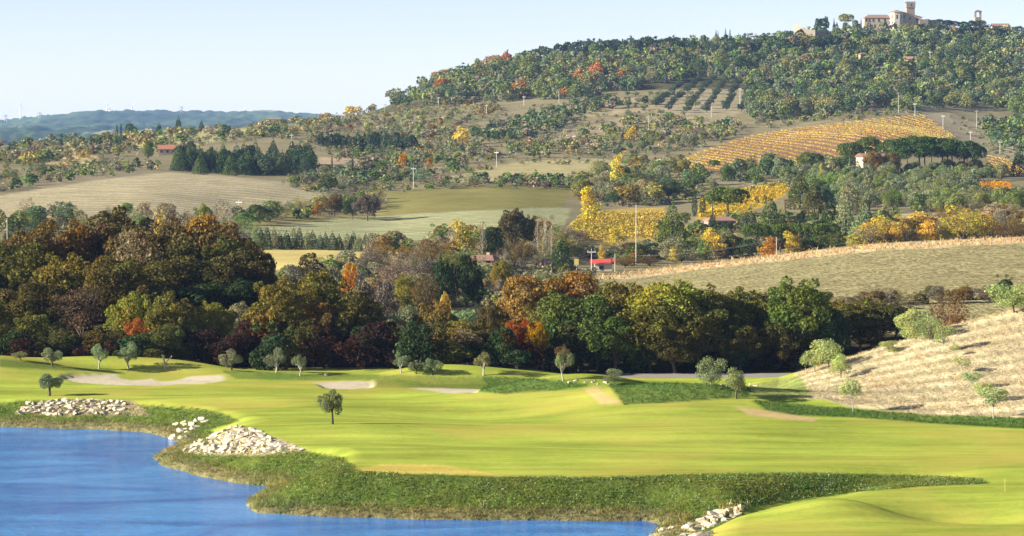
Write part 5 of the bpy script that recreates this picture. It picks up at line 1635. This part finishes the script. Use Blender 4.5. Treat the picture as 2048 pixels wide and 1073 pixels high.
def hs(name, label, u, v, wpx, vtop, rise_px, depth, rz, wall, roof, nwin=3, hip=0, dmin=0, d=None, **kw):
    b = atd(u, d) if d else hit(u, v, dmin)
    k = b[1] / FPX
    L = wpx * k
    zb = b[2] if not d else float(P(u, v, d)[2])
    Hw = (v - vtop) * k
    wins = [(-L / 2 + L * (i + .5) / nwin, Hw * .45, min(1.1, L / nwin * .5), min(1.5, Hw * .38)) for i in range(nwin)]
    return house_at(name, label, (b[0], b[1], zb), rz, L, depth, Hw, rise_px * k, wall, roof, wins, hip=hip * k, **kw)
hs("hill_house", "long pale house with low roof on the hill right of the castle", 1992, 88, 52, 79, 5, 9, .15, M_WHITE, M_STONE, 6, d=2170, sink=5)
hs("red_roof_house", "red roof peeping between dark trees right of the bell tower", 2000, 60, 34, 53, 5, 8, 0, M_PLASTER, M_TILE, 2, d=2235, sink=6)
hs("stone_tower_house", "narrow grey stone tower house on the wooded slope", 1725, 131, 13, 109, 2.5, 5, .2, M_STONE, M_TILE, 1, hip=5, sink=4)
hs("stone_hut", "small cream stone hut facing the sun on the wooded slope", 1817, 136, 17, 119, 5, 5.5, -.25, M_PLASTER, M_TILE, 1, sink=3)
hs("ruined_hut", "little roofless stone ruin among the trees", 1548, 135, 13, 121, 0, 5, .3, M_STONE, M_STONE, 1, sink=3)
hs("farmhouse", "red tiled farmhouse beside the dark pine wood on the left", 341, 311, 48, 299, 8, 9, .12, M_PLASTER, M_REDTILE, 4, dmin=1100, chim=((3, 1, .8),))
hs("farm_annexe", "small dark roofed annexe attached right of the red tiled farmhouse", 369, 309, 13, 292, 5, 6, 0, M_STONE, M_TILE, 1, d=1335, sink=4)
hs("ridge_barn", "pale flat barn on the left ridge", 547, 251, 27, 239, 2, 8, .1, M_WHITE, M_STONE, 2, d=1690)
hs("grove_farmhouse", "stone farmhouse half hidden by the umbrella pine grove", 1742, 335, 48, 314, 6, 9, .2, M_PLASTER, M_TILE, 4, d=1140, sink=4, chim=((-2, 0, .8),))
hs("villa", "villa with terracotta roof shaded by cypresses and umbrella pine", 1440, 459, 54, 441, 6, 9, .1, M_STONE, M_TILE, 4, hip=12, sink=3, chim=((2, 1, .9),), door=0)
hs("valley_house", "pink tiled house behind bare poplars in the valley", 966, 530, 50, 519, 7, 9, -.15, M_PLASTER, M_TILE, 3, d=640, hip=10, sink=4, chim=((1, 1, .7),))
hs("valley_cottage", "brown tiled cottage left of the yellow sign", 1106, 541, 36, 531, 10, 8, .1, M_WHITE, M_TILE, 2, d=672, sink=4)
hs("low_shed", "low orange roofed shed between cottage and kiosk", 1139, 545, 24, 538, 4, 4, 0, M_WHITE, M_TILE, 2, d=668, sink=4)
hs("field_shed", "small blue grey shed at the edge of the pale field", 1060, 472, 20, 466, 2, 4, 0, M_GREYST, M_GREYST, 1, d=760, sink=4)
# kiosk with red awning
kb = atd(1203, 668)
kz = float(P(1203, 545, 668)[2])
ki = empty("kiosk", (kb[0], kb[1], kz)); tag(ki, "roadside kiosk with a bright red sloping awning", "kiosk")
MB().box(-1.6, 2.4, -1.2, 2, -3, 1.9).build("wall", M_WHITE, ki)
MB().addf([(-2.6, -1.9, 2.0), (2.2, -1.9, 2.3), (2.2, 2.2, 2.9), (-2.6, 2.2, 2.7), (-2.6, -1.9, 2.15), (2.2, -1.9, 2.45), (2.2, 2.2, 3.05), (-2.6, 2.2, 2.85)], q4=[(0, 1, 5, 4), (1, 2, 6, 5), (2, 3, 7, 6), (3, 0, 4, 7), (4, 5, 6, 7), (3, 2, 1, 0)]).build("awning", M_REDROOF, ki)
MB().tube([(-2.4, -1.7, -2), (-2.4, -1.7, 2.0)], .06, 5).build("post", M_CONC, ki)
MB().addf([(2.3, -1.2, 1.9), (2.3, 2, 1.9), (3.3, -1.2, 1.9), (3.3, 2, 1.9), (2.8, -1.2, 3.2), (2.8, 2, 3.2)], q4=[(0, 4, 5, 1), (4, 2, 3, 5)], q3=[(0, 2, 4), (1, 5, 3)]).build("gable_roof", M_REDROOF, ki)
MB().box(-.6, .5, -1.26, -1.1, .7, 1.6).build("hatch", M_GLASS, ki)
# sign on a post
sb = atd(1153, 664)
sz = float(P(1153, 545, 664)[2])
sg = empty("road_sign", (sb[0], sb[1], sz)); tag(sg, "pale yellow sign board on a post left of the kiosk", "sign")
MB().tube([(0, 0, -3), (0, 0, 1.7)], .07, 6).build("post", M_GREYST, sg)
MB().box(-.5, .5, -.05, .05, 1.7, 3.1).build("board", M_SIGN, sg)
# pergola below the pines
pb = atd(1590, 900)
pg = empty("pergola", (pb[0], pb[1], float(P(1590, 417, 900)[2]))); tag(pg, "brown timber pergola between the tall dark pines", "pergola")
for sx in (-1, 1):
    for sy in (-1, 1):
        MB().box(sx * 3 - .12, sx * 3 + .12, sy * 1.5 - .12, sy * 1.5 + .12, -6, 2.4).build("post", M_WOOD, pg)
for yy in (-1.5, 1.5):
    MB().box(-3.4, 3.4, yy - .1, yy + .1, 2.4, 2.65).build("beam", M_WOOD, pg)

# ------------------------------------------------------------------ poles, wires, turbines, pylons
def pole(u, vb, vt, where, arm=True, d=None, thick=1.0):
    b = atd(u, d) if d else hit(u, vb)
    if b is None: return None
    h_ = float(P(u, vt, b[1])[2]) - b[2]
    h_ = max(4, h_)
    r = empty("utility_pole", b, RNG.uniform(-.4, .4))
    tag(r, "pale utility pole " + where, "pole", "utility poles on the slopes")
    rad = max(.11, .125 * b[1] / 1500) * thick
    MB().tube([(0, 0, -1), (0, 0, h_ * .5), (0, 0, h_)], [rad * 1.2, rad, rad * .8], 7).build("post", M_CONC, r)
    if arm:
        a = MB().box(-1.0, 1.0, -.1, .1, h_ - .9, h_ - .6).build("crossarm", M_CONC, r)
        for sx in (-.85, 0, .85):
            MB().tube([(sx, 0, h_ - .6), (sx, 0, h_ - .25)], .09, 5).build("insulator", M_WIRE, a)
    return (b[0], b[1], b[2] + h_ - .4)
PT = {}
for key, (u, vb, vt, w_) in dict(
    a=(478, 446, 400, "on the stubble field behind the left wood"), b=(583, 293, 268, "above the dark pine wood"), c=(827, 377, 334, "at the corner of the dark green field"), e=(993, 336, 302, "at the corner of the pale middle field"),
    f=(770, 228, 208, "low on the hill shoulder"), g=(877, 216, 194, "on the hill shoulder below red bushes"), h=(973, 236, 209, "on the scrub terrace of the hill"), i=(1048, 212, 192, "below the red bushes"), j=(1118, 207, 178, "above the hillside terrace"),
    k=(820, 268, 244, "in the brown scrub"), l=(662, 282, 264, "in the scrub above the tree belt"), m=(1148, 292, 270, "between the hillside plots"), n=(1297, 263, 232, "above the small olive plot"), o=(1480, 210, 176, "beside the terraced olive rows"), p=(1423, 236, 208, "at the foot of the olive rows"),
    q=(1690, 142, 124, "in the wood left of the tower house"), r=(1610, 168, 141, "in the wood below the red bush"), s=(1797, 226, 185, "above the top corner of the vineyard"), t=(1830, 236, 206, "on the vineyard's top edge"), u=(1886, 262, 230, "right of the vineyard's top corner"),
    v=(1953, 258, 221, "tallest on the bare slope right of the vineyard"), w=(1941, 284, 262, "low on the bare slope right of the vineyard"), x=(2000, 306, 282, "at the foot of the bare slope on the right"), y=(1860, 136, 103, "on the shaded slope below the castle"), z=(1368, 162, 145, "at the top of the olive terraces")).items():
    PT[key] = pole(u, vb, vt, w_)
for key, (u, d, vt, w_) in dict(A=(1272, 690, 410, "tall and thin before the golden vineyard"), B=(1120, 668, 514, "right of the brown tiled cottage"), C=(1183, 660, 498, "at the left corner of the red kiosk"), D_=(1230, 662, 508, "right of the red kiosk"), E=(1553, 672, 494, "before the orange poplars"), F=(15, 560, 436, "at the left edge behind the wood")).items():
    PT[key] = pole(u, 0, vt, w_, arm=key in "BC", d=d, thick=.8)

def wire(k1, k2, label, sag=1.2):
    a, b = PT.get(k1), PT.get(k2)
    if not a or not b: return
    a, b = np.array(a), np.array(b)
    mb = MB()
    for off in (-.7, .7):
        t = np.linspace(0, 1, 9)[:, None]
        p = a + (b - a) * t
        p[:, 0] += off
        p[:, 2] -= (4 * sag * t * (1 - t))[:, 0]
        mb.tube(p, .02, 3)
    tag(mb.build("power_line", M_WIRE), label, "wire", "power lines")
for k1, k2, lb in [('f', 'g', "wires across the hill shoulder between its two leftmost poles"), ('g', 'j', "wires from the hill shoulder towards the olive terraces"), ('s', 'u', "wires sagging over the vineyard's top corner"), ('u', 'x', "wires running down the bare slope on the right"),
                   ('B', 'C', "wires between cottage and kiosk poles"), ('C', 'D_', "wires over the red kiosk"), ('D_', 'E', "wires along the road from the kiosk to the orange poplars"), ('t', 'v', "wires above the bare slope right of the vineyard"), ('h', 'i', "wires on the scrub terrace of the hill")]:
    wire(k1, k2, lb)

def turbine(u, vhub, d, label, ang):
    b = atd(u, d)
    zh = float(P(u, vhub, d)[2]) - b[2]
    r = empty("wind_turbine", b); tag(r, label, "wind turbine", "wind turbines on the far ridge")
    MB().tube([(0, 0, -5), (0, 0, zh)], [2.6, 1.6], 10).build("tower", M_METAL, r)
    MB().box(-2.2, 2.2, -5, 5, zh, zh + 4).build("nacelle", M_METAL, r)
    for k in range(3):
        a = ang + k * 2 * math.pi / 3
        ca, sa = math.cos(a), math.sin(a)
        p = [(sa * q, -5.8, zh + 2 + ca * q) for q in (0, 5, 22)]
        MB().tube(p, [1.2, 1.6, .35], 5).build("blade", M_METAL, r)
    MB().tube([(0, -5, zh + 2), (0, -6.8, zh + 2)], [1.7, .6], 8).build("hub", M_METAL, r)
for u, v, d, lb, a in [(41, 213, 10600, "wind turbine at the far left end of the ridge", .3), (214, 213, 10700, "wind turbine at the middle of the far ridge", .5), (219, 219, 11000, "smaller wind turbine just right of the middle one", .1), (264, 215, 10800, "wind turbine above the highest far wood", .9), (486, 224, 10900, "low wind turbine near the castle hill shoulder", .7)]:
    turbine(u, v, d, lb, a)
def pylon(u, vt, d, label):
    b = atd(u, d)
    h_ = float(P(u, vt, d)[2]) - b[2]
    mb = MB()
    for sx in (-1, 1):
        for sy in (-1, 1):
            mb.tube([(sx * 5, sy * 5, -3), (sx * .8, sy * .8, h_)], .55, 4)
    for f in (.2, .4, .6, .8):
        w_ = 5 - 4.2 * f
        mb.tube([(-w_, -w_, f * h_), (w_ * .85, -w_, (f + .14) * h_)], .35, 4)
        mb.tube([(w_, -w_, f * h_), (-w_ * .85, -w_, (f + .14) * h_)], .35, 4)
    r = empty("pylon", b); tag(r, label, "pylon", "lattice pylons on the far ridge")
    mb.build("lattice", M_GREYST, r)
    for f in (.72, .84, .96):
        MB().box(-8, 8, -.5, .5, f * h_, f * h_ + .9).build("crossarm", M_GREYST, r)
for u, v, lb in [(11, 230, "grey lattice pylon at the left picture edge"), (79, 225, "grey lattice pylon right of the leftmost turbine"), (363, 213, "faint lattice pylon on the far ridge above the farmhouse")]:
    pylon(u, v, 10300, lb)

# low stakes on the near fairway
for u, vb, vt, lb in [(2010, 984, 958, "thin orange marker stake on the near fairway at the right")]:
    b = hit(u, vb, 150)
    st_ = MB().tube([(0, 0, -.2), (0, 0, (vb - vt) / FPX * b[1])], .02, 6)
    o = st_.build("marker_stake", plain_mat("orange_paint", (.55, .33, .14), .1)); o.location = b
    tag(o, lb, "stake")

# ------------------------------------------------------------------ air
hz, hnt, hout = newmat("haze")
pv = nd(hnt, "ShaderNodeVolumePrincipled")
pv.inputs["Color"].default_value = (.34, .56, 1.0, 1)
pv.inputs["Density"].default_value = HAZE
pv.inputs["Anisotropy"].default_value = 0.0
hnt.links.new(pv.outputs[0], hout.inputs["Volume"])
zmin, zmax = float(ZZ.min()) - 1.5, float(max(ZZ.max() + 60, 240))
hb = MB().box(-7000, 7000, -30, 15200, zmin, zmax).build("haze", hz)
tag(hb, "thin bluish haze over the whole valley", "haze", kind="stuff")
